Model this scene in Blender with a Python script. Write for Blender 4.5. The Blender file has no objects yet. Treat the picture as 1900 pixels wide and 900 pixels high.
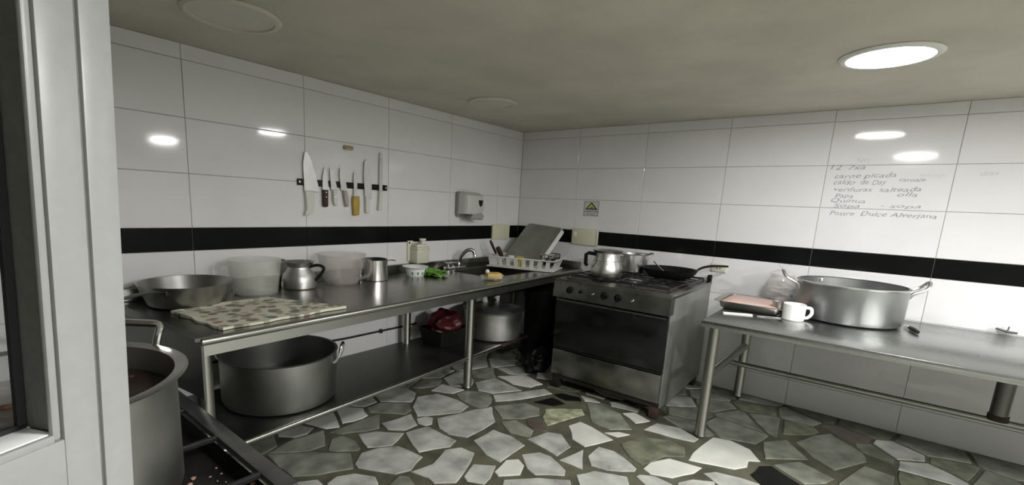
import bpy, bmesh, math, random
from mathutils import Vector, Matrix

scene = bpy.context.scene
# ------------------------------------------------------------------ camera
cam_d = bpy.data.cameras.new('camera'); cam = bpy.data.objects.new('camera', cam_d)
scene.collection.objects.link(cam); scene.camera = cam
YAW, PITCH, ROLL = 0.68515, -0.18611, 0.04743
FPX, CXP, CYP = 863.23, 888.21, 542.01
cam_d.sensor_fit = 'HORIZONTAL'; cam_d.sensor_width = 36.0
cam_d.lens = FPX / 1900 * 36.0
cam_d.shift_x = (950 - CXP) / 1900; cam_d.shift_y = (CYP - 450) / 1900
cam_d.clip_start = 0.02; cam_d.clip_end = 60
_f = Vector((math.cos(YAW) * math.cos(PITCH), math.sin(YAW) * math.cos(PITCH), math.sin(PITCH)))
_r = Vector((math.sin(YAW), -math.cos(YAW), 0)); _u = _r.cross(_f)
_r2 = _r * math.cos(ROLL) + _u * math.sin(ROLL); _u2 = _u * math.cos(ROLL) - _r * math.sin(ROLL)
_m = Matrix((_r2, _u2, -_f)).transposed().to_4x4(); _m.translation = (-4.6144, -3.2160, 1.5641)
cam.matrix_world = _m
# ------------------------------------------------------------------ world and exposure
world = bpy.data.worlds.new('world'); scene.world = world; world.use_nodes = True
world.node_tree.nodes['Background'].inputs[0].default_value = (0.5, 0.52, 0.5, 1)
world.node_tree.nodes['Background'].inputs[1].default_value = 0.02
scene.view_settings.view_transform = 'Standard'; scene.view_settings.look = 'None'
scene.view_settings.gamma = 1.0; scene.view_settings.use_curve_mapping = False
scene.view_settings.exposure = 2.64
LAMP = 26.0            # emission of the lit ceiling panels
random.seed(7)
COL = scene.collection

# ------------------------------------------------------------------ materials
MATS = {}
def mat(name, col, rough=0.5, metal=0.0, noise=0.0, nscale=8.0, rvar=0.0, bump=0.0, bscale=40.0, trans=0.0,
        ior=1.45, emit=0.0, col2=None, spec=None, stretch=None, alpha=1.0, sss=0.0):
    if name in MATS: return MATS[name]
    m = bpy.data.materials.new(name); m.use_nodes = True; nt = m.node_tree; b = nt.nodes['Principled BSDF']
    b.inputs['Base Color'].default_value = (*col, 1); b.inputs['Roughness'].default_value = rough
    b.inputs['Metallic'].default_value = metal; b.inputs['IOR'].default_value = ior
    if spec is not None: b.inputs['Specular IOR Level'].default_value = spec
    if trans: b.inputs['Transmission Weight'].default_value = trans
    if alpha < 1: b.inputs['Alpha'].default_value = alpha
    if emit:
        b.inputs['Emission Color'].default_value = (1.0, 0.99, 1.0, 1); b.inputs['Emission Strength'].default_value = emit
    if noise or rvar or bump:
        tc = nt.nodes.new('ShaderNodeTexCoord'); mp = nt.nodes.new('ShaderNodeMapping')
        nt.links.new(tc.outputs['Object'], mp.inputs[0])
        if stretch: mp.inputs['Scale'].default_value = stretch
        oi = nt.nodes.new('ShaderNodeObjectInfo'); ad = nt.nodes.new('ShaderNodeVectorMath'); ad.operation = 'ADD'
        cv = nt.nodes.new('ShaderNodeVectorMath'); cv.operation = 'SCALE'; cv.inputs[3].default_value = 0.0
        ml = nt.nodes.new('ShaderNodeMath'); ml.operation = 'MULTIPLY'; ml.inputs[1].default_value = 37.0
        nt.links.new(oi.outputs['Random'], ml.inputs[0])
        cb = nt.nodes.new('ShaderNodeCombineXYZ'); nt.links.new(ml.outputs[0], cb.inputs[0]); nt.links.new(ml.outputs[0], cb.inputs[2])
        nt.links.new(mp.outputs[0], ad.inputs[0]); nt.links.new(cb.outputs[0], ad.inputs[1])
        nz = nt.nodes.new('ShaderNodeTexNoise'); nz.inputs['Scale'].default_value = nscale; nz.inputs['Detail'].default_value = 6
        nt.links.new(ad.outputs[0], nz.inputs['Vector'])
        if noise:
            rp = nt.nodes.new('ShaderNodeValToRGB'); c2 = col2 or tuple(max(0, c * (1 - noise)) for c in col)
            rp.color_ramp.elements[0].position = 0.35; rp.color_ramp.elements[1].position = 0.65
            rp.color_ramp.elements[0].color = (*c2, 1); rp.color_ramp.elements[1].color = (*col, 1)
            nt.links.new(nz.outputs['Fac'], rp.inputs[0]); nt.links.new(rp.outputs[0], b.inputs['Base Color'])
        if rvar:
            mr = nt.nodes.new('ShaderNodeMapRange'); mr.inputs['From Min'].default_value = 0.3; mr.inputs['From Max'].default_value = 0.7
            mr.inputs['To Min'].default_value = max(0.02, rough - rvar); mr.inputs['To Max'].default_value = rough + rvar
            nt.links.new(nz.outputs['Fac'], mr.inputs['Value']); nt.links.new(mr.outputs[0], b.inputs['Roughness'])
        if bump:
            n2 = nt.nodes.new('ShaderNodeTexNoise'); n2.inputs['Scale'].default_value = bscale; n2.inputs['Detail'].default_value = 4
            nt.links.new(ad.outputs[0], n2.inputs['Vector'])
            bp = nt.nodes.new('ShaderNodeBump'); bp.inputs['Strength'].default_value = bump; bp.inputs['Distance'].default_value = 0.01
            nt.links.new(n2.outputs['Fac'], bp.inputs['Height']); nt.links.new(bp.outputs[0], b.inputs['Normal'])
    MATS[name] = m
    return m
TILE = mat('white_glazed_tile', (0.77, 0.77, 0.765), 0.07, noise=0.05, nscale=2.0, bump=0.015, bscale=5)
TILEK = mat('black_glazed_tile', (0.007, 0.007, 0.007), 0.16, noise=0.3, nscale=4, spec=0.12)
GROUT = mat('grey_grout', (0.36, 0.36, 0.32), 0.9, noise=0.4, nscale=20)
CEIL = mat('aged_ceiling_paint', (0.62, 0.585, 0.50), 0.9, noise=0.14, nscale=2.2, bump=0.1, bscale=60)
PLASTER = mat('drab_wall_paint', (0.28, 0.28, 0.26), 0.8, noise=0.1, nscale=3)
FLOORG = mat('mossy_mortar', (0.095, 0.095, 0.062), 0.6, noise=0.45, nscale=7, bump=0.4, bscale=50)
ST_W = mat('grey_marble', (0.46, 0.47, 0.42), 0.35, noise=0.45, nscale=7, rvar=0.1, bump=0.05, bscale=30)
ST_L = mat('pale_marble', (0.56, 0.57, 0.51), 0.35, noise=0.15, nscale=7, bump=0.05, bscale=30)
ST_D = mat('dull_green_marble', (0.24, 0.25, 0.20), 0.4, noise=0.5, nscale=9, bump=0.05, bscale=30)
ST_G = mat('dark_olive_marble', (0.17, 0.18, 0.12), 0.45, noise=0.5, nscale=12, col2=(0.08, 0.085, 0.06))
ST_V = mat('veined_green_marble', (0.42, 0.45, 0.28), 0.45, noise=0.5, nscale=16, col2=(0.16, 0.17, 0.11))
ST_R = mat('reddish_marble', (0.12, 0.10, 0.08), 0.45, noise=0.4, nscale=9)
ST_K = mat('black_marble', (0.008, 0.008, 0.008), 0.3, noise=0.3, nscale=9)
STEEL = mat('brushed_steel', (0.46, 0.46, 0.43), 0.30, 1.0, noise=0.05, nscale=5, rvar=0.03)
WORKT = mat('worn_worktop_steel', (0.30, 0.30, 0.27), 0.23, 1.0, noise=0.1, nscale=3, rvar=0.04)
TABLET = mat('clean_table_steel', (0.36, 0.37, 0.355), 0.27, 1.0, noise=0.03, nscale=3, rvar=0.02)
TUBE = mat('steel_tube', (0.38, 0.38, 0.345), 0.28, 1.0, noise=0.04, nscale=6)
DSTEEL = mat('tarnished_steel', (0.17, 0.17, 0.155), 0.4, 1.0, noise=0.25, nscale=4, rvar=0.06)
ALU = mat('spun_aluminium', (0.70, 0.70, 0.67), 0.30, 1.0, noise=0.12, nscale=6, rvar=0.06)
ALUD = mat('scuffed_aluminium', (0.58, 0.58, 0.55), 0.42, 1.0, noise=0.3, nscale=5, rvar=0.08)
ALUK = mat('smoked_aluminium', (0.16, 0.16, 0.155), 0.5, 1.0, noise=0.3, nscale=5)
CHROME = mat('chrome', (0.72, 0.72, 0.72), 0.12, 1.0)
BLADE = mat('knife_blade_steel', (0.62, 0.63, 0.61), 0.35, 1.0, noise=0.1, nscale=12)
BLACKP = mat('black_plastic', (0.009, 0.009, 0.009), 0.42, spec=0.25)
BLACKG = mat('black_oven_glass', (0.006, 0.006, 0.006), 0.22, noise=0.3, nscale=6, rvar=0.08)
IRON = mat('black_cast_iron', (0.012, 0.012, 0.012), 0.5, bump=0.2)
SOOT = mat('sooty_enamel', (0.02, 0.018, 0.016), 0.3, noise=0.5, nscale=10)
RANGES = mat('greasy_range_steel', (0.30, 0.30, 0.27), 0.30, 1.0, noise=0.45, nscale=4, rvar=0.1)
RANGEP = mat('range_side_enamel', (0.30, 0.31, 0.28), 0.35, 0.6, noise=0.25, nscale=4)
RUST = mat('rust', (0.055, 0.027, 0.020), 0.8, noise=0.5, nscale=14)
WHITEP = mat('white_plastic', (0.75, 0.75, 0.70), 0.35)
FOAM = mat('white_foam', (0.80, 0.82, 0.80), 0.6)
BEIGE = mat('beige_plastic', (0.66, 0.64, 0.47), 0.4)
CREAMP = mat('cream_plastic', (0.68, 0.68, 0.56), 0.3)
FROST = mat('frosted_plastic', (0.66, 0.66, 0.58), 0.35, alpha=0.24)
FROSTP = mat('pink_stained_plastic', (0.62, 0.58, 0.53), 0.35, alpha=0.24)
GLASS = mat('clear_glass', (0.95, 0.97, 0.95), 0.03, trans=1.0, ior=1.45)
JAR = mat('thin_jar_glass', (0.80, 0.82, 0.82), 0.04, alpha=0.27, spec=1.0)
PORC = mat('white_porcelain', (0.86, 0.86, 0.85), 0.12)
DARKW = mat('dark_wood', (0.040, 0.018, 0.014), 0.45, noise=0.4, nscale=12)
KNOB = mat('dull_black_bakelite', (0.006, 0.006, 0.006), 0.6, spec=0.08)
NONSTICK = mat('nonstick_black', (0.008, 0.008, 0.007), 0.4, spec=0.15)
YELW = mat('yellow_handle', (0.52, 0.36, 0.06), 0.35, noise=0.3, nscale=12)
YEL = mat('yellow_sponge', (0.62, 0.46, 0.12), 0.8, noise=0.2, nscale=30, bump=0.5, bscale=120)
LEMON = mat('yellow_plastic', (0.55, 0.50, 0.06), 0.4)
GREEN = mat('lettuce_green', (0.20, 0.46, 0.05), 0.5, noise=0.5, nscale=18, col2=(0.08, 0.24, 0.02))
LEAFP = mat('printed_leaf_green', (0.12, 0.25, 0.07), 0.5)
RED = mat('dark_red_plastic', (0.07, 0.008, 0.010), 0.35, noise=0.3, nscale=6)
MEAT = mat('pink_meat', (0.62, 0.40, 0.33), 0.4, noise=0.3, nscale=14, col2=(0.48, 0.38, 0.34), bump=0.3, bscale=30)
STEW = mat('brown_stew', (0.035, 0.020, 0.012), 0.45, noise=0.4, nscale=14, bump=0.4, bscale=20)
CRUMB = mat('pale_food_scraps', (0.42, 0.28, 0.20), 0.7, noise=0.3, nscale=40)
COOKIE = mat('biscuits', (0.55, 0.48, 0.33), 0.8, noise=0.3, nscale=20)
DOORP = mat('painted_aluminium', (0.32, 0.33, 0.315), 0.35, noise=0.05, nscale=30, bump=0.03, bscale=300)
GASK = mat('rubber_gasket', (0.01, 0.01, 0.01), 0.6)
REVEAL = mat('grey_door_reveal', (0.16, 0.165, 0.15), 0.6, noise=0.15, nscale=60)
LEDGE = mat('white_ledge', (0.88, 0.90, 0.88), 0.4)
PANELOFF = mat('opal_panel_off', (0.62, 0.58, 0.50), 0.5)
PANELON = [mat('opal_panel_lit_%d' % i, (1, 1, 1), 0.5, emit=LAMP * k) for i, k in enumerate((0.54, 0.95, 2.2, 4.2))]
INK = mat('grey_marker_ink', (0.30, 0.31, 0.34), 0.5)
INKL = mat('faded_marker_ink', (0.58, 0.59, 0.61), 0.5)
SIGNY = mat('sign_yellow', (0.50, 0.52, 0.10), 0.4)
SIGNK = mat('sign_black', (0.015, 0.015, 0.02), 0.4)
SIGNW = mat('sign_paper', (0.60, 0.60, 0.60), 0.4)
SIGNB = mat('sign_grey_border', (0.22, 0.22, 0.24), 0.4)
BAG = mat('black_bag', (0.006, 0.006, 0.006), 0.45, spec=0.2)

# ------------------------------------------------------------------ mesh helpers
class MB:
    def __init__(s): s.v = []; s.f = []
    def add(s, v, f, M=None):
        o = len(s.v)
        s.v += [tuple(M @ Vector(p)) if M else tuple(p) for p in v]
        s.f += [tuple(i + o for i in q) for q in f]; return s
    def box(s, x0, x1, y0, y1, z0, z1, bev=0.0, M=None, seg=2):
        bm = bmesh.new(); r = bmesh.ops.create_cube(bm, size=1.0)
        for v in bm.verts:
            v.co = Vector(((x0 + x1) / 2 + v.co.x * (x1 - x0), (y0 + y1) / 2 + v.co.y * (y1 - y0), (z0 + z1) / 2 + v.co.z * (z1 - z0)))
        if bev: bmesh.ops.bevel(bm, geom=bm.edges[:], offset=bev, segments=seg, affect='EDGES', profile=0.5)
        bm.verts.index_update()
        v = [x.co[:] for x in bm.verts]; f = [[q.index for q in p.verts] for p in bm.faces]; bm.free()
        return s.add(v, f, M)
    def lathe(s, prof, seg=40, M=None, sx=1.0, sy=1.0, a0=0.0):
        v = []; f = []; rings = []
        for r, z in prof:
            if r < 1e-6: rings.append([len(v)]); v.append((0, 0, z))
            else:
                rings.append(list(range(len(v), len(v) + seg)))
                v += [(r * sx * math.cos(a0 + 2 * math.pi * i / seg), r * sy * math.sin(a0 + 2 * math.pi * i / seg), z) for i in range(seg)]
        for a, b in zip(rings, rings[1:]):
            for i in range(seg):
                j = (i + 1) % seg
                q = [a[i % len(a)], a[j % len(a)], b[j % len(b)], b[i % len(b)]]
                q2 = []
                for k in q:
                    if k not in q2: q2.append(k)
                if len(q2) > 2: f.append(tuple(q2))
        return s.add(v, f, M)
    def tube(s, pts, r, seg=10, closed=False, M=None, smooth=0, rs=None, flat=1.0):
        pts = [Vector(p) for p in pts]
        if smooth:
            n = len(pts); out = []; rr = []
            rng = range(n) if closed else range(n - 1)
            for i in rng:
                p0 = pts[(i - 1) % n] if closed or i > 0 else pts[0]; p1 = pts[i]; p2 = pts[(i + 1) % n]
                p3 = pts[(i + 2) % n] if closed or i + 2 < n else pts[-1]
                for k in range(smooth):
                    t = k / smooth
                    out.append(0.5 * ((2 * p1) + (-p0 + p2) * t + (2 * p0 - 5 * p1 + 4 * p2 - p3) * t * t + (-p0 + 3 * p1 - 3 * p2 + p3) * t ** 3))
                    if rs: rr.append(rs[i] * (1 - t) + rs[(i + 1) % n] * t)
            if not closed:
                out.append(pts[-1])
                if rs: rr.append(rs[-1])
            pts = out; rs = rr if rs else None
        n = len(pts); v = []; f = []
        def tan(i):
            a = pts[(i - 1) % n] if closed or i > 0 else pts[i]; b = pts[(i + 1) % n] if closed or i < n - 1 else pts[i]
            return (b - a).normalized()
        t = tan(0); nrm = t.orthogonal().normalized()
        if abs(t.z) < 0.9: nrm = (Vector((0, 0, 1)) - t * t.z).normalized()
        for i in range(n):
            t2 = tan(i); ax = t.cross(t2)
            if ax.length > 1e-8: nrm = Matrix.Rotation(t.angle(t2), 3, ax.normalized()) @ nrm
            nrm = (nrm - t2 * nrm.dot(t2)).normalized(); t = t2; bn = t.cross(nrm)
            R = rs[i] if rs else r
            for k in range(seg):
                a = 2 * math.pi * k / seg
                v.append(pts[i] + nrm * (R * math.cos(a)) * flat + bn * (R * math.sin(a)))
        m = n if closed else n - 1
        for i in range(m):
            for k in range(seg):
                a = i * seg + k; b = i * seg + (k + 1) % seg; c = ((i + 1) % n) * seg + (k + 1) % seg; d = ((i + 1) % n) * seg + k
                f.append((a, b, c, d))
        if not closed:
            f.append(tuple(range(seg))[::-1]); f.append(tuple((n - 1) * seg + k for k in range(seg)))
        return s.add([tuple(p) for p in v], f, M)
    def prism(s, poly, z0, z1, inset=0.0, M=None):
        # polygon (ccw) extruded from z0 to z1, with a chamfered top edge of width inset
        n = len(poly); A = sum(poly[i][0] * poly[(i + 1) % n][1] - poly[(i + 1) % n][0] * poly[i][1] for i in range(n))
        if A < 0: poly = poly[::-1]
        v = [(x, y, z0) for x, y in poly]; f = [tuple(range(n))[::-1]]
        if inset:
            v += [(x, y, z1 - inset * 0.7) for x, y in poly]
            inn = []
            for i in range(n):
                p = Vector(poly[i]); a = (p - Vector(poly[i - 1])).normalized(); b = (Vector(poly[(i + 1) % n]) - p).normalized()
                na = Vector((-a.y, a.x)); nb = Vector((-b.y, b.x)); k = (na + nb)
                k = k / max(0.6, k.length_squared / 2) if k.length > 1e-6 else na
                q = p + k * inset; inn.append((q.x, q.y, z1))
            v += inn; L = 2
        else:
            v += [(x, y, z1) for x, y in poly]; L = 1
        for l in range(L):
            for i in range(n):
                j = (i + 1) % n; f.append((l * n + i, l * n + j, (l + 1) * n + j, (l + 1) * n + i))
        f.append(tuple(L * n + i for i in range(n)))
        return s.add(v, f, M)
    def blob(s, c, r, seed=0, amp=0.2, sub=3, sc=(1, 1, 1), freq=2.5, flatz=None):
        bm = bmesh.new(); bmesh.ops.create_icosphere(bm, subdivisions=sub, radius=1.0)
        from mathutils import noise as nz
        for v in bm.verts:
            d = 1 + amp * nz.noise(v.co * freq + Vector((seed * 7.1, seed * 3.3, 0)))
            v.co = Vector((v.co.x * r * sc[0] * d, v.co.y * r * sc[1] * d, v.co.z * r * sc[2] * d))
            if flatz is not None: v.co.z = max(v.co.z, flatz)
            v.co += Vector(c)
        bm.verts.index_update()
        v = [x.co[:] for x in bm.verts]; f = [[q.index for q in p.verts] for p in bm.faces]; bm.free()
        return s.add(v, f)
    def build(s, name, material, parent=None, smooth=35, loc=None):
        me = bpy.data.meshes.new(name); me.from_pydata(s.v, [], s.f); me.validate(); me.update()
        bm = bmesh.new(); bm.from_mesh(me); bmesh.ops.recalc_face_normals(bm, faces=bm.faces[:]); bm.to_mesh(me); bm.free()
        if smooth:
            me.polygons.foreach_set('use_smooth', [True] * len(me.polygons))
            me.set_sharp_from_angle(angle=math.radians(smooth))
        me.materials.append(material)
        o = bpy.data.objects.new(name, me); COL.objects.link(o)
        if parent: o.parent = parent
        if loc: o.location = loc
        return o
def thing(name, label, cat, loc=(0, 0, 0), rotz=0.0, group=None):
    o = bpy.data.objects.new(name, None); COL.objects.link(o); o.empty_display_size = 0.05
    o.location = loc; o.rotation_euler = (0, 0, rotz); o['label'] = label; o['category'] = cat
    if group: o['group'] = group
    return o
def tag(o, label, cat, group=None):
    o['label'] = label; o['category'] = cat
    if group: o['group'] = group
    return o
def struct(o, label=None):
    o['kind'] = 'structure'
    if label: o['label'] = label
    return o
def text_mesh(name, body, size, material, parent, M, width=None, shear=0.0, depth=0.0006):
    cu = bpy.data.curves.new(name, 'FONT'); cu.body = body; cu.size = size; cu.shear = shear; cu.extrude = depth; cu.resolution_u = 3
    t = bpy.data.objects.new(name + '_tmp', cu); COL.objects.link(t)
    dg = bpy.context.evaluated_depsgraph_get(); me = bpy.data.meshes.new_from_object(t.evaluated_get(dg))
    bpy.data.objects.remove(t); bpy.data.curves.remove(cu)
    xs = [v.co.x for v in me.vertices]
    if width and xs:
        k = width / (max(xs) - min(xs)); x0 = min(xs)
        for v in me.vertices: v.co.x = (v.co.x - x0) * k
    if shear:
        for v in me.vertices:
            v.co.y += 0.0025 * math.sin(v.co.x * 61 + len(body)) + 0.001 * math.sin(v.co.x * 173)
            v.co.x += 0.0015 * math.sin(v.co.y * 150 + v.co.x * 40)
    me.transform(M); me.name = name; me.materials.clear(); me.materials.append(material)
    o = bpy.data.objects.new(name, me); COL.objects.link(o); o.parent = parent
    return o
RIGHT = Vector((0.633, -0.774, 0)); AWAY = Vector((0.774, 0.633, 0))
# ------------------------------------------------------------------ the room shell
ZC = 2.40; XB = -5.7; YB = -7.6
struct(MB().box(XB - 0.2, 0.2, YB - 0.2, 0.2, ZC, ZC + 0.1).build('ceiling', CEIL, smooth=0), 'low stained off-white plaster ceiling')
floor = struct(MB().box(XB - 0.2, 0.2, YB - 0.2, 0.2, -0.10, -0.007).build('floor', FLOORG, smooth=0), 'crazy paving floor of broken marble pieces')
wall_left = struct(MB().box(XB - 0.2, 0.2, 0.006, 0.2, -0.10, ZC).build('wall_left', GROUT, smooth=0), 'white tiled wall with black band behind the counter')
wall_right = struct(MB().box(0.006, 0.2, YB, 0.006, -0.10, ZC).build('wall_right', GROUT, smooth=0), 'white tiled wall with black band behind stove and table')
struct(MB().box(XB - 0.2, 0.2, YB - 0.2, YB, -0.10, ZC).build('wall_back', PLASTER, smooth=0))
struct(MB().box(XB - 0.2, XB, YB, 0.006, -0.10, ZC).build('wall_side', PLASTER, smooth=0))

# tiles: each a part of its wall, sharing meshes by size
ROWS = [0.0, 0.222, 0.547, 0.872, 1.197, 1.339, 1.6655, 1.988, 2.313, 2.40]
TM = {}
def tile_mesh(w, h, black):
    k = (round(w, 3), round(h, 3), black)
    if k not in TM:
        g = 0.0013; c = 0.0022; t = 0.010
        x0, x1, z0, z1 = g, w - g, g, h - g
        v = [(x0, t, z0), (x1, t, z0), (x1, t, z1), (x0, t, z1), (x0, c, z0), (x1, c, z0), (x1, c, z1), (x0, c, z1),
             (x0 + c, 0, z0 + c), (x1 - c, 0, z0 + c), (x1 - c, 0, z1 - c), (x0 + c, 0, z1 - c)]
        f = [(0, 1, 5, 4), (1, 2, 6, 5), (2, 3, 7, 6), (3, 0, 4, 7), (4, 5, 9, 8), (5, 6, 10, 9), (6, 7, 11, 10), (7, 4, 8, 11), (8, 9, 10, 11)]
        me = bpy.data.meshes.new('tile'); me.from_pydata(v, [], f); me.update()
        me.materials.append(TILEK if black else TILE); TM[k] = me
    return TM[k]
def tile(wall, w, h, black, loc, rz):
    o = bpy.data.objects.new('tile', tile_mesh(w, h, black)); COL.objects.link(o); o.parent = wall
    o.location = loc; o.rotation_euler = (random.uniform(-1, 1) * 0.0016, 0, rz + random.uniform(-1, 1) * 0.0016)
xs = [0.0, -0.43]
while xs[-1] > -5.0: xs.append(xs[-1] - 0.77)
xs[-1] = XB if xs[-1] < XB else xs[-1]
ys = [0.0, -0.014 - 0.7203]
while ys[-1] > -5.0: ys.append(ys[-1] - 0.7203)
for r in range(len(ROWS) - 1):
    z0, z1 = ROWS[r], ROWS[r + 1]; blk = r == 4
    for a, b in zip(xs, xs[1:]): tile(wall_left, a - b, z1 - z0, blk, (b, 0, z0), 0)
    for a, b in zip(ys, ys[1:]): tile(wall_right, a - b, z1 - z0, blk, (0, a, z0), -math.pi / 2)

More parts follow.
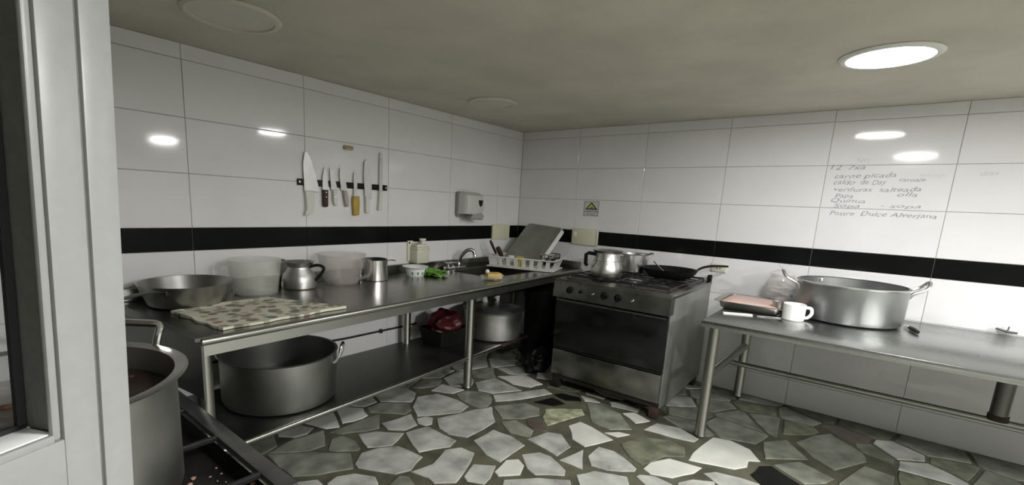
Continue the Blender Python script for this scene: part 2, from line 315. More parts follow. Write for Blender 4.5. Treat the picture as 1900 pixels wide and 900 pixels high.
# crazy paving: stones traced where they lie, the rest filled in between
STONES=[('w',[(-2.304,-0.985),(-1.971,-1.09),(-1.849,-1.149),(-2.035,-1.324),(-2.194,-1.335),(-2.357,-1.33),(-2.415,-1.209),(-2.396,-1.1)]),
('w',[(-2.295,-0.713),(-2.138,-0.596),(-1.973,-0.666),(-1.945,-0.869),(-1.971,-1.01),(-2.099,-1.041),(-2.254,-0.944),(-2.379,-0.857)]),
('w',[(-2.409,-0.881),(-2.33,-0.905),(-2.315,-0.956),(-2.389,-1.023),(-2.441,-1.005),(-2.452,-0.943)]),
('w',[(-2.607,-0.985),(-2.434,-1.029),(-2.441,-1.306),(-2.53,-1.332),(-2.719,-1.237),(-2.687,-1.144)]),
('w',[(-2.359,-1.388),(-2.139,-1.39),(-2.126,-1.532),(-2.164,-1.675),(-2.45,-1.682),(-2.44,-1.562)]),
('w',[(-3.078,-1.063),(-2.977,-0.987),(-2.874,-1.011),(-2.758,-1.087),(-2.74,-1.295),(-2.89,-1.353),(-2.98,-1.318),(-3.054,-1.183),(-3.09,-1.111)]),
('w',[(-2.901,-1.365),(-2.752,-1.397),(-2.58,-1.338),(-2.487,-1.39),(-2.478,-1.496),(-2.664,-1.586),(-2.796,-1.631),(-2.888,-1.547),(-2.875,-1.483)]),
('w',[(-2.719,-1.622),(-2.579,-1.575),(-2.495,-1.686),(-2.623,-1.745),(-2.696,-1.757),(-2.742,-1.666)]),
('l',[(-2.556,-1.721),(-2.401,-1.694),(-2.338,-1.746),(-2.374,-1.811),(-2.475,-1.852),(-2.576,-1.766)]),
('w',[(-3.302,-1.116),(-3.228,-1.095),(-3.136,-1.145),(-3.075,-1.253),(-3.101,-1.314),(-3.161,-1.377),(-3.311,-1.22)]),
('w',[(-3.427,-0.975),(-3.317,-1.046),(-3.321,-1.107),(-3.376,-1.173),(-3.472,-1.072)]),
('d',[(-3.389,-0.592),(-3.23,-0.729),(-3.181,-0.753),(-3.138,-0.823),(-3.024,-0.939),(-3.114,-1.098),(-3.292,-1.006),(-3.397,-0.92),(-3.404,-0.775)]),
('d',[(-3.368,-0.588),(-3.175,-0.535),(-2.977,-0.567),(-3.079,-0.747),(-3.183,-0.738),(-3.314,-0.638)]),
('d',[(-3.097,-0.811),(-3.006,-0.706),(-2.932,-0.72),(-2.911,-0.83),(-2.946,-0.937),(-2.974,-0.95),(-3.074,-0.862)]),
('w',[(-2.847,-0.775),(-2.734,-0.832),(-2.618,-0.981),(-2.779,-1.051),(-2.909,-0.961),(-2.888,-0.883)]),
('w',[(-2.636,-0.76),(-2.502,-0.789),(-2.386,-0.795),(-2.472,-0.957),(-2.589,-0.956),(-2.665,-0.864)]),
('d',[(-2.963,-0.621),(-2.708,-0.62),(-2.551,-0.632),(-2.69,-0.806),(-2.784,-0.776),(-2.917,-0.698)]),
('w',[(-1.965,-0.583),(-1.798,-0.55),(-1.751,-0.765),(-1.88,-0.757)]),
('w',[(-1.56,-0.727),(-1.336,-0.782),(-1.401,-1.124),(-1.642,-0.986),(-1.676,-0.86)]),
('l',[(-1.288,-0.773),(-1.059,-0.933),(-1.142,-1.175),(-1.287,-1.137),(-1.339,-0.988)]),
('w',[(-1.663,-1.011),(-1.425,-1.148),(-1.226,-1.244),(-1.267,-1.348),(-1.548,-1.233),(-1.749,-1.102)]),
('w',[(-2.082,-1.638),(-1.894,-1.685),(-1.852,-1.775),(-1.962,-1.909),(-2.134,-1.902),(-2.106,-1.791)]),
('l',[(-1.699,-1.746),(-1.578,-1.778),(-1.589,-1.872),(-1.664,-2.076),(-1.894,-1.978),(-1.858,-1.864)]),
('w',[(-2.278,-1.727),(-2.171,-1.795),(-2.162,-1.873),(-2.24,-2.024),(-2.295,-2.05),(-2.413,-1.916),(-2.39,-1.845)]),
('w',[(-2.164,-1.937),(-1.939,-1.99),(-2.157,-2.097)]),
('w',[(-1.99,-2.049),(-1.826,-2.047),(-1.809,-2.151),(-1.841,-2.228),(-1.911,-2.338),(-1.949,-2.343),(-2.059,-2.21),(-2.079,-2.115)]),
('l',[(-1.879,-2.371),(-1.774,-2.377),(-1.638,-2.45),(-1.604,-2.642),(-1.707,-2.623),(-1.857,-2.539),(-1.909,-2.425)]),
('l',[(-1.566,-2.551),(-1.451,-2.544),(-1.109,-2.588),(-1.069,-2.692),(-1.116,-2.828),(-1.243,-2.908),(-1.289,-2.848),(-1.384,-2.856),(-1.473,-2.802),(-1.509,-2.701)]),
('w',[(-2.238,-2.097),(-2.122,-2.157),(-2.04,-2.331),(-2.106,-2.372),(-2.19,-2.393),(-2.372,-2.203)]),
('w',[(-1.996,-2.371),(-1.962,-2.378),(-1.911,-2.454),(-1.925,-2.56),(-1.993,-2.599),(-2.082,-2.505)]),
('w',[(-1.885,-2.579),(-1.786,-2.636),(-1.718,-2.741),(-1.825,-2.774),(-1.98,-2.612)]),
('w',[(-1.351,-2.179),(-1.179,-2.211),(-1.129,-2.367),(-1.209,-2.519),(-1.282,-2.508),(-1.324,-2.371)]),
('l',[(-1.198,-1.948),(-1.111,-2.014),(-1.174,-2.161),(-1.297,-2.093)]),
('d',[(-1.234,-1.655),(-1.187,-1.701),(-1.221,-1.944),(-1.418,-2.112),(-1.535,-1.995),(-1.518,-1.837)]),
('k',[(-1.535,-1.332),(-1.339,-1.391),(-1.37,-1.535),(-1.48,-1.49)]),
('k',[(-1.272,-1.366),(-1.201,-1.402),(-1.164,-1.561),(-1.228,-1.609),(-1.31,-1.508)]),
('v',[(-1.576,-1.469),(-1.462,-1.565),(-1.368,-1.681),(-1.441,-1.746),(-1.689,-1.668),(-1.811,-1.634),(-1.714,-1.533)]),
('d',[(-2.006,-1.352),(-1.902,-1.419),(-1.946,-1.6),(-2.048,-1.641),(-2.094,-1.501)]),
('d',[(-1.834,-1.144),(-1.594,-1.295),(-1.593,-1.428),(-1.708,-1.502),(-1.839,-1.446),(-1.957,-1.329)]),
('l',[(-1.61,-1.986),(-1.52,-2.06),(-1.502,-2.134),(-1.603,-2.083)]),
('w',[(-1.118,-1.537),(-1.106,-1.662),(-1.137,-1.733),(-1.203,-1.625)]),
('w',[(-1.009,-1.525),(-0.98,-1.717),(-1.047,-1.719),(-1.063,-1.568)]),
('w',[(-1.07,-1.785),(-0.986,-1.845),(-0.984,-2.017),(-1.092,-2.032),(-1.135,-1.828)]),
('w',[(-2.584,-1.812),(-2.427,-1.947),(-2.314,-2.097),(-2.358,-2.131),(-2.421,-2.151),(-2.69,-1.869)]),
('g',[(-1.678,-2.138),(-1.487,-2.207),(-1.383,-2.369),(-1.412,-2.482),(-1.543,-2.52),(-1.634,-2.419),(-1.838,-2.35),(-1.812,-2.258)]),
('w',[(-1.665,-2.666),(-1.593,-2.721),(-1.555,-2.853),(-1.549,-2.952),(-1.681,-2.925),(-1.773,-2.829)]),
('g',[(-1.05,-1.16),(-0.958,-1.246),(-0.986,-1.514),(-1.106,-1.456),(-1.175,-1.245)]),
('k',[(-1.471,-2.889),(-1.315,-2.911),(-1.254,-2.974),(-1.379,-3.147),(-1.469,-3.145),(-1.566,-2.984)]),
('d',[(-0.751,-3.051),(-0.533,-3.136),(-0.391,-3.232),(-0.591,-3.423),(-0.721,-3.447),(-1.019,-3.287),(-0.921,-3.166)]),
('d',[(-1.228,-2.982),(-1.054,-3.106),(-1.146,-3.293),(-1.245,-3.255),(-1.347,-3.155)]),
('d',[(-0.924,-2.876),(-0.758,-3.0),(-0.978,-3.146),(-1.174,-2.926)]),
('d',[(-1.186,-3.316),(-0.804,-3.436),(-0.832,-3.585),(-1.065,-3.568),(-1.292,-3.33)])]

KIND = {'w': ST_W, 'l': ST_L, 'd': ST_D, 'k': ST_K, 'g': ST_G, 'v': ST_V, 'r': ST_R}
def rough_poly(poly, amp=0.006):
    out = []
    for i, p in enumerate(poly):
        q = poly[(i + 1) % len(poly)]; out.append(p); L = math.hypot(q[0] - p[0], q[1] - p[1])
        if L > 0.13:
            m = ((p[0] + q[0]) / 2 + random.uniform(-amp, amp), (p[1] + q[1]) / 2 + random.uniform(-amp, amp)); out.append(m)
    return out
def stone(poly, kind):
    cx = sum(p[0] for p in poly) / len(poly); cy = sum(p[1] for p in poly) / len(poly)
    b = MB().prism([(x - cx, y - cy) for x, y in poly], -0.012, -random.uniform(0.0, 0.002), 0.004)
    b.build('stone', KIND[kind], floor, smooth=0, loc=(cx, cy, 0))
bpts = []
for k, poly in STONES:
    poly = rough_poly(poly); stone(poly, k)
    n = len(poly)
    for i in range(n):
        p, q = poly[i], poly[(i + 1) % n]; L = math.hypot(q[0] - p[0], q[1] - p[1]); m = max(1, int(L / 0.035))
        for j in range(m): bpts.append((p[0] + (q[0] - p[0]) * j / m, p[1] + (q[1] - p[1]) * j / m))
def inside(pt, poly):
    c = False; n = len(poly)
    for i in range(n):
        (x1, y1), (x2, y2) = poly[i], poly[i - 1]
        if (y1 > pt[1]) != (y2 > pt[1]) and pt[0] < (x2 - x1) * (pt[1] - y1) / (y2 - y1) + x1: c = not c
    return c
seeds = []; tries = 0
while tries < 9000 and len(seeds) < 236:
    tries += 1; p = (random.uniform(-4.6, -0.02), random.uniform(-4.9, -0.02))
    dmin = 0.20 if random.random() < 0.6 else 0.28
    if any((p[0] - s[0]) ** 2 + (p[1] - s[1]) ** 2 < dmin * dmin for s in seeds): continue
    if any(inside(p, w) for k, w in STONES): continue
    if any((p[0] - s[0]) ** 2 + (p[1] - s[1]) ** 2 < 0.055 ** 2 for s in bpts): continue
    seeds.append(p)
def clip(poly, m, d):
    # keep the side where (p-m).d < 0
    out = []; n = len(poly)
    for i in range(n):
        a, b = poly[i], poly[(i + 1) % n]
        da = (a[0] - m[0]) * d[0] + (a[1] - m[1]) * d[1]; db = (b[0] - m[0]) * d[0] + (b[1] - m[1]) * d[1]
        if da <= 0: out.append(a)
        if da * db < 0:
            t = da / (da - db); out.append((a[0] + (b[0] - a[0]) * t, a[1] + (b[1] - a[1]) * t))
    return out
for s in seeds:
    R = 0.34; poly = [(s[0] + R * math.cos(a * math.pi / 4 + 0.3), s[1] + R * math.sin(a * math.pi / 4 + 0.3)) for a in range(8)]
    for m, d in (((-0.005, 0), (1, 0)), ((0, -0.005), (0, 1))): poly = clip(poly, m, d)
    for q in seeds:
        dx, dy = q[0] - s[0], q[1] - s[1]; L = math.hypot(dx, dy)
        if 0 < L < 0.75:
            h = max(L / 2 - 0.013, 0.01); poly = clip(poly, (s[0] + dx / L * h, s[1] + dy / L * h), (dx, dy))
    for q in bpts:
        dx, dy = q[0] - s[0], q[1] - s[1]; L = math.hypot(dx, dy)
        if 0 < L < 0.36 and poly:
            h = max(L - 0.020, 0.01); poly = clip(poly, (s[0] + dx / L * h, s[1] + dy / L * h), (dx, dy))
    # drop needle vertices
    p2 = []
    for p in poly:
        if not p2 or math.hypot(p[0] - p2[-1][0], p[1] - p2[-1][1]) > 0.02: p2.append(p)
    if len(p2) > 2 and math.hypot(p2[0][0] - p2[-1][0], p2[0][1] - p2[-1][1]) < 0.02: p2.pop()
    if len(p2) < 3: continue
    A = abs(sum(p2[i][0] * p2[(i + 1) % len(p2)][1] - p2[(i + 1) % len(p2)][0] * p2[i][1] for i in range(len(p2)))) / 2
    if A < 0.003: continue
    under = s[0] > -1.3 and s[1] < -2.2  # darker stone mix under the table: its shade put into colour, plus dirt
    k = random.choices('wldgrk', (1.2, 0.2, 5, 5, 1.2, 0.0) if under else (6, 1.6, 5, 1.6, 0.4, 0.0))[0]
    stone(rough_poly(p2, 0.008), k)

# ------------------------------------------------------------------ glazed aluminium door standing open beside the camera
door = thing('door_1', 'pale painted aluminium door with glass pane standing open in the foreground', 'door')
del door['category']; struct(door)
door.matrix_world = Matrix.Translation((-4.380, -2.197, 0)) @ Matrix.Rotation(math.atan2(0.458, 0.889), 4, 'Z')
# local x runs along the leaf (0 at the free edge, negative towards the camera), -y faces the camera side
TILT = Matrix.Translation((0, 0, 1.45)) @ Matrix.Rotation(math.radians(2.6), 4, 'Y') @ Matrix.Translation((0, 0, -1.45))
def dpart(name, boxes, m, bev=0.002, **k):
    b = MB()
    for q in boxes: b.box(*q, bev=bev, M=TILT)
    return b.build(name, m, door, **k)
Z0, Z1 = 0.05, 2.16
dpart('stile', [(-0.052, 0.0, 0.0, 0.075, Z0, Z1)], DOORP, 0.003)
dpart('stile', [(-0.115, -0.059, 0.0, 0.075, Z0, Z1)], DOORP, 0.002)
dpart('stile_groove', [(-0.062, -0.048, 0.006, 0.07, Z0, Z1)], REVEAL, 0)
dpart('stile_reveal', [(-0.122, -0.112, 0.007, 0.078, 1.163, Z1 - 0.1)], REVEAL, 0.001)
dpart('glazing_bead', [(-0.131, -0.118, 0.002, 0.013, 1.15, Z1 - 0.1)], DOORP, 0.004)
dpart('glazing_bead', [(-0.85, -0.128, 0.001, 0.011, 1.147, 1.161)], DOORP, 0.003)
dpart('gasket', [(-0.136, -0.124, 0.066, 0.074, 1.165, Z1 - 0.1)], GASK, 0)
dpart('gasket', [(-0.85, -0.124, 0.066, 0.074, 1.160, 1.170)], GASK, 0)
dpart('glass_pane', [(-0.85, -0.126, 0.074, 0.079, 1.160, Z1 - 0.1)], GLASS, 0)
dpart('rail', [(-0.85, -0.115, 0.0, 0.075, 1.00, 1.148)], DOORP, 0.002)
dpart('white_ledge', [(-0.85, -0.124, 0.011, 0.068, 1.146, 1.162)], LEDGE, 0.001)
dpart('top_rail', [(-0.85, -0.115, 0.0, 0.075, Z1 - 0.1, Z1)], DOORP, 0.002)
dpart('lower_panel', [(-0.85, -0.115, 0.022, 0.055, Z0 + 0.1, 1.0)], DOORP, 0.002)
dpart('bottom_rail', [(-0.85, -0.115, 0.0, 0.075, Z0, Z0 + 0.1)], DOORP, 0.002)
dpart('stile', [(-0.95, -0.85, 0.0, 0.075, Z0, Z1)], DOORP, 0.003)

# ------------------------------------------------------------------ ceiling lamps
def ceiling_lamp(x, y, r, lit, label, k=0):
    t = thing('ceiling_lamp', label, 'ceiling lamp', (x, y, ZC), group='round ceiling panel lamps')
    MB().lathe([(r, -0.001), (r + 0.028, -0.001), (r + 0.030, -0.006), (r + 0.016, -0.016), (r - 0.004, -0.016), (r - 0.004, -0.004)], 48).build('rim', WHITEP if lit else PANELOFF, t)
    MB().lathe([(0, -0.010), (r * 0.7, -0.010), (r - 0.004, -0.009), (r - 0.004, -0.005), (0, -0.005)], 48).build('diffuser', PANELON[k] if lit else PANELOFF, t)
    return t
ceiling_lamp(-1.37, -3.165, 0.18, True, 'lit round ceiling lamp glowing white above the steel table')
ceiling_lamp(-3.36, -3.53, 0.195, True, 'lit round ceiling lamp mirrored lower on the written tile wall', 1)
ceiling_lamp(-1.75, -6.20, 0.195, True, 'lit round ceiling lamp mirrored nearest the door on the left tiles', 2)
ceiling_lamp(-3.40, -6.20, 0.195, True, 'added unseen round ceiling lamp far behind the open door, for fill light', 3)  # added unseen lamp, strongest of all, to lift the left side
ceiling_lamp(-3.52, -0.72, 0.190, False, 'large unlit round ceiling lamp above the counter near the door')
ceiling_lamp(-1.42, -0.66, 0.175, False, 'small unlit round ceiling lamp near the room corner')
# ------------------------------------------------------------------ long steel counter with sink
T = 0.925
def yf(x): return -1.035 + (x + 3.85) * 0.040
def ys_(x): return -0.865 + (x + 3.78) * 0.050
ct = thing('steel_counter', 'long stainless steel counter with built-in sink along the left wall', 'counter', (0, 0, 0))
SX0, SX1, SY0, SY1 = -1.36, -0.52, -0.70, -0.20
b = MB()
def slab(poly): b.prism(poly, T - 0.022, T)
slab([(-3.85, yf(-3.85)), (SX0, yf(SX0)), (SX0, -0.001), (-3.95, -0.001)])
slab([(SX0, yf(SX0)), (SX1, yf(SX1)), (SX1, SY0), (SX0, SY0)])
slab([(SX0, SY1), (SX1, SY1), (SX1, -0.001), (SX0, -0.001)])
slab([(SX1, yf(SX1)), (-0.001, yf(0)), (-0.001, -0.001), (SX1, -0.001)])
b.build('worktop', WORKT, ct, smooth=0)
b = MB()
b.tube([(-3.86, yf(-3.86) + 0.005, T - 0.016), (-0.002, yf(0) + 0.005, T - 0.016)], 0.019, 12)
b.build('rolled_edge', TUBE, ct)
b = MB(); b.prism([(-3.85, yf(-3.85) + 0.004), (-0.002, yf(0) + 0.004), (-0.002, yf(0) + 0.012), (-3.85, yf(-3.85) + 0.012)], T - 0.085, T - 0.02)
b.build('apron', STEEL, ct, smooth=0)
b = MB(); b.prism([(-3.862, yf(-3.85)), (-3.852, yf(-3.85)), (-3.952, -0.002), (-3.99, -0.002)], 0.64, T - 0.002)
b.prism([(-3.885, yf(-3.85)), (-3.845, yf(-3.85)), (-3.945, -0.002), (-4.02, -0.002)], T - 0.012, T + 0.004)
b.build('side_panel', DSTEEL, ct, smooth=0)
b = MB(); b.box(-3.95, -0.045, -0.045, -0.001, T, 1.002, 0.004); b.box(-0.045, -0.001, yf(0) + 0.01, -0.001, T, 1.002, 0.004)
b.build('upstand', WORKT, ct, smooth=0)
# sink basin: open box with thickness and rounded rim lip
b = MB(); D = 0.17
for q in ((SX0 - 0.004, SX1 + 0.004, SY0 - 0.004, SY0 + 0.004), (SX0 - 0.004, SX1 + 0.004, SY1 - 0.004, SY1 + 0.004), (SX0 - 0.004, SX0 + 0.004, SY0, SY1), (SX1 - 0.004, SX1 + 0.004, SY0, SY1)):
    b.box(*q, T - D, T + 0.002)
b.box(SX0, SX1, SY0, SY1, T - D - 0.006, T - D)
sk = b.build('sink_basin', DSTEEL, ct, smooth=0)
MB().lathe([(0, 0.004), (0.03, 0.004), (0.045, 0.007), (0.05, 0.0)], 20, M=Matrix.Translation((-0.94, -0.45, T - D))).build('drain', CHROME, sk)
b = MB(); b.tube([(-0.94, -0.45, T - D), (-0.94, -0.45, 0.62), (-1.0, -0.42, 0.56), (-1.06, -0.40, 0.62), (-1.07, -0.38, 0.74)], 0.028, 12, smooth=6)
b.build('drain_pipe', WHITEP, ct)
for lx, ly in ((-3.80, -0.875), (-1.70, -0.755), (-3.86, -0.10), (-1.83, -0.11), (-0.14, -0.10), (-0.14, -0.74)):
    MB().lathe([(0, 0.0), (0.036, 0.0), (0.040, 0.01), (0.036, 0.02), (0.036, T - 0.03)], 20, M=Matrix.Translation((lx, ly, 0))).build('leg', TUBE, ct)
b = MB(); b.prism([(-3.80, ys_(-3.80)), (-0.75, ys_(-0.75)), (-0.75, -0.06), (-3.86, -0.06)], 0.262, 0.280)
sh = b.build('shelf', DSTEEL, ct, smooth=0)
b = MB(); b.tube([(-3.82, ys_(-3.82), 0.268), (-1.22, ys_(-1.22), 0.268)], 0.017, 12); b.build('shelf_rail', TUBE, sh)
b = MB(); b.tube([(-1.22, ys_(-1.22), 0.268), (-0.75, ys_(-0.75), 0.268)], 0.017, 12); b.build('shelf_rail', RUST, sh)

# faucet
fx, fy = -1.17, -0.105
fa = thing('faucet', 'chrome gooseneck faucet with cross handles behind the sink', 'faucet', (fx, fy, T))
MB().box(-0.16, 0.10, -0.035, 0.035, 0.0, 0.022, 0.008).build('base', CHROME, fa)
b = MB(); b.tube([(0.02, 0, 0.02), (0.02, 0, 0.05), (0.035, -0.02, 0.12), (0.07, -0.06, 0.18), (0.11, -0.10, 0.185), (0.125, -0.118, 0.15)], 0.017, 14, smooth=8)
b.lathe([(0.026, 0.0), (0.026, 0.03), (0.019, 0.045)], 16, M=Matrix.Translation((0.02, 0, 0.02))); b.build('spout', mat('dark_chrome', (0.32, 0.32, 0.33), 0.2, 1.0), fa)
MB().lathe([(0, -0.028), (0.021, -0.028), (0.022, -0.004), (0.017, 0.004), (0, 0.004)], 16, M=Matrix.Translation((0.126, -0.119, 0.146))).build('aerator', CHROME, fa)
for hx in (-0.13, -0.055):
    b = MB(); b.lathe([(0, 0.02), (0.022, 0.02), (0.018, 0.05), (0.022, 0.06), (0, 0.062)], 14, M=Matrix.Translation((hx, 0, 0)))
    for a in (0.4, 0.4 + math.pi / 2):
        d = Vector((math.cos(a), math.sin(a), 0)) * 0.038
        b.tube([Vector((hx, 0, 0.057)) - d, Vector((hx, 0, 0.057)) + d], 0.010, 8)
    b.build('handle', CHROME, fa)

# ------------------------------------------------------------------ things on the counter
# shallow steel pan, seen near the door
t = thing('frying_pan', 'wide shallow brushed steel pan beside the patterned towel', 'pan', (-3.645, -0.262, T))
MB().lathe([(0, 0), (0.180, 0), (0.196, 0.010), (0.224, 0.080), (0.240, 0.128), (0.244, 0.130), (0.237, 0.128), (0.219, 0.080), (0.191, 0.014), (0, 0.006)], 56).build('bowl', mat('dull_pan_steel', (0.42, 0.42, 0.40), 0.34, 1.0, noise=0.12, nscale=6), t)
hd_ = Vector((-0.75, -0.66, 0)).normalized(); hp = Vector((-hd_.y, hd_.x, 0))
b = MB(); b.tube([hd_ * 0.23 + Vector((0, 0, 0.105)), hd_ * 0.30 + Vector((0, 0, 0.120)), hd_ * 0.40 + Vector((0, 0, 0.128)), hd_ * 0.52 + Vector((0, 0, 0.130))], 0.02, 10, smooth=5, rs=[0.016, 0.018, 0.021, 0.018], flat=0.35); b.build('handle', DSTEEL, t)
for q in (-1, 1):
    a = hd_ * 0.223 + hp * (0.022 * q); b = MB(); b.box(a.x - 0.012, a.x + 0.012, a.y - 0.012, a.y + 0.012, 0.082, 0.112, 0.004); b.build('bracket', BLACKP, t)

# frosted pitchers
def pitcher(loc, r0, r1, h, m, label, ang, hang):
    t = thing('pitcher', label, 'pitcher', loc, ang)
    MB().lathe([(0, 0), (r0 * 0.94, 0), (r0, 0.012), ((r0 + r1) / 2, h * 0.5), (r1, h), (r1 + 0.004, h + 0.002), (r1 - 0.004, h), ((r0 + r1) / 2 - 0.004, h * 0.5), (r0 - 0.004, 0.014), (0, 0.006)], 44).build('body', m, t)
    c, s_ = math.cos(hang), math.sin(hang)
    P = [(r1 * 0.97, h * 0.86), (r1 + 0.055, h * 0.82), (r1 + 0.050, h * 0.40), (r0 + 0.006, h * 0.20)]
    b = MB(); b.tube([(q[0] * c, q[0] * s_, q[1]) for q in P], 0.012, 8, smooth=6); b.build('handle', m, t)
    return t
pitcher((-3.235, -0.215, T), 0.135, 0.160, 0.225, FROST, 'tall frosted clear plastic pitcher between the steel pan and aluminium milk jug', 0, math.atan2(0.55, -0.83))
pitcher((-2.575, -0.200, T), 0.125, 0.180, 0.225, FROSTP, 'wide-mouthed frosted plastic pitcher with faint pink stain', 0, math.atan2(-0.6, 0.3))

# aluminium milk jug with black handle
t = thing('milk_jug', 'dented aluminium milk jug with black handle between the two pitchers', 'jug', (-2.905, -0.17, T))
MB().lathe([(0, 0), (0.112, 0), (0.118, 0.008), (0.118, 0.05), (0.108, 0.095), (0.078, 0.135), (0.076, 0.150), (0.104, 0.182), (0.108, 0.186), (0.100, 0.184), (0.072, 0.151), (0.074, 0.135), (0.103, 0.092), (0.112, 0.05), (0, 0.006)], 48).build('body', ALUD, t)
b = MB(); h0 = RIGHT * 0.072; b.tube([h0 + Vector((0, 0, 0.150)), RIGHT * 0.13 + Vector((0, 0, 0.165)), RIGHT * 0.175 + Vector((0, 0, 0.15)), RIGHT * 0.160 + Vector((0, 0, 0.11)), RIGHT * 0.112 + Vector((0, 0, 0.055))], 0.011, 8, smooth=6); b.build('handle', BLACKP, t)
b = MB(); b.tube([RIGHT * -0.085 + Vector((0, 0, 0.168)), RIGHT * -0.115 + Vector((0, 0, 0.186)), RIGHT * -0.125 + Vector((0, 0, 0.186))], 0.014, 8, smooth=3, rs=[0.02, 0.014, 0.006]); b.build('pouring_lip', ALUD, t)

# aluminium measuring pot
t = thing('aluminium_mug', 'small straight-sided shiny aluminium pot on the bare worktop', 'pot', (-2.265, -0.19, T))
MB().lathe([(0, 0), (0.108, 0), (0.113, 0.006), (0.108, 0.165), (0.114, 0.170), (0.103, 0.167), (0.107, 0.010), (0, 0.006)], 44).build('body', mat('polished_aluminium', (0.62, 0.62, 0.60), 0.18, 1.0), t)
b = MB(); a = Vector((0.9, -0.25, 0)).normalized(); b.tube([a * 0.106 + Vector((0, 0, 0.15)), a * 0.15 + Vector((0, 0, 0.155)), a * 0.185 + Vector((0, 0, 0.15))], 0.010, 8, smooth=4, flat=0.5); b.build('handle', ALUD, t)

# foam bowl and lettuce
t = thing('foam_bowl', 'white foam bowl with printed green leaves beside the lettuce', 'bowl', (-1.845, -0.225, T))
MB().lathe([(0, 0), (0.070, 0), (0.074, 0.006), (0.088, 0.062), (0.112, 0.078), (0.115, 0.084), (0.108, 0.082), (0.083, 0.064), (0.068, 0.010), (0, 0.006)], 40).build('body', FOAM, t)
for k in range(6):
    a = math.radians(-150 + k * 34); p = Vector((math.cos(a), math.sin(a), 0))
    pts = []
    b = MB()
    for q in range(5):
        aa = a + (q - 2) * 0.05; rr = 0.0815 + 0.0015; b.v.append((rr * math.cos(aa), rr * math.sin(aa), 0.034 + 0.012 * math.cos((q - 2) * 0.7)))
    for q in range(5):
        aa = a + (q - 2) * 0.05; rr = 0.0775 + 0.0015; b.v.append((rr * math.cos(aa), rr * math.sin(aa), 0.022 - 0.010 * math.cos((q - 2) * 0.7)))
    for q in range(4): b.f.append((q, q + 1, q + 6, q + 5))
    b.build('printed_leaf', LEAFP, t)
t = thing('lettuce', 'bright green lettuce leaves lying next to the foam bowl', 'lettuce', (-1.71, -0.315, T))
for k in range(9):
    b = MB(); n = 9; ang = -1.5 + k * 0.33 + random.uniform(-0.1, 0.1); L = random.uniform(0.13, 0.20); W = random.uniform(0.045, 0.065)
    M = Matrix.Translation((random.uniform(-0.05, 0.03), random.uniform(-0.03, 0.05), 0.003 + 0.0035 * k)) @ Matrix.Rotation(ang, 4, 'Z')
    v = []; f = []
    for i in range(n):
        for j in range(7):
            u = i / (n - 1); w = (j - 3) / 3; wd = W * math.sin(math.pi * min(1, 0.12 + u * 0.9)) ** 0.6
            v.append((-0.05 + u * L, w * wd, 0.026 * math.sin(u * 2.6) * (1 - 0.3 * w * w) + 0.014 * math.sin(11 * u + 6 * w + 2 * k) * abs(w)))
    for i in range(n - 1):
        for j in range(6): f.append((i * 7 + j, i * 7 + j + 1, (i + 1) * 7 + j + 1, (i + 1) * 7 + j))
    o = len(v); v += [(x, y, zz + 0.0018) for x, y, zz in v]; f += [tuple(o + q for q in p[::-1]) for p in f]
    b.add(v, f, M); b.build('leaf', GREEN, t, smooth=60)

# wall mounted pump soap tank above the counter
t = thing('soap_tank', 'cream plastic pump soap tank mounted on the wall above the lettuce', 'soap dispenser', (-1.645, 0, 1.004))
MB().box(-0.078, 0.078, -0.115, -0.006, 0.0, 0.135, 0.014).build('tank', mat('translucent_cream', (0.60, 0.61, 0.47), 0.35), t)
MB().box(-0.086, 0.086, -0.122, -0.004, 0.130, 0.152, 0.012).build('collar', CREAMP, t)
MB().box(-0.070, 0.060, -0.105, -0.006, 0.150, 0.178, 0.012).build('shoulder', CREAMP, t)
p = MB().box(-0.105, -0.040, -0.018, -0.001, 0.02, 0.205, 0.005).build('mounting_plate', CREAMP, t)
MB().lathe([(0, -0.001), (0.009, -0.001), (0.009, 0.0015), (0, 0.0015)], 12, M=Matrix.Translation((-0.088, -0.0195, 0.186)) @ Matrix.Rotation(math.pi / 2, 4, 'X')).build('screw_hole', BLACKP, p)
b = MB(); b.lathe([(0, 0.17), (0.016, 0.17), (0.016, 0.200), (0.030, 0.206), (0.034, 0.220), (0.030, 0.226), (0, 0.226)], 18, M=Matrix.Translation((0.035, -0.06, 0))); b.build('pump', WHITEP, t)

# sponge dish on the sink rim
t = thing('sponge_dish', 'yellow sponge block in a clear dish on the sink edge', 'sponge', (-1.44, -0.765, T))
MB().lathe([(0, 0), (0.082, 0), (0.090, 0.005), (0.104, 0.040), (0.107, 0.041), (0.100, 0.038), (0.086, 0.008), (0, 0.004)], 4, sx=1.15, sy=0.95, a0=math.pi / 4 + 0.2).build('dish', FROST, t)
MB().box(-0.055, 0.075, -0.05, 0.05, 0.012, 0.062, 0.008, M=Matrix.Rotation(-0.6, 4, 'Z')).build('sponge', YEL, t)
MB().blob((-0.03, 0.03, 0.072), 0.017, 2, 0.3, 2).build('foam_lump', FOAM, t)

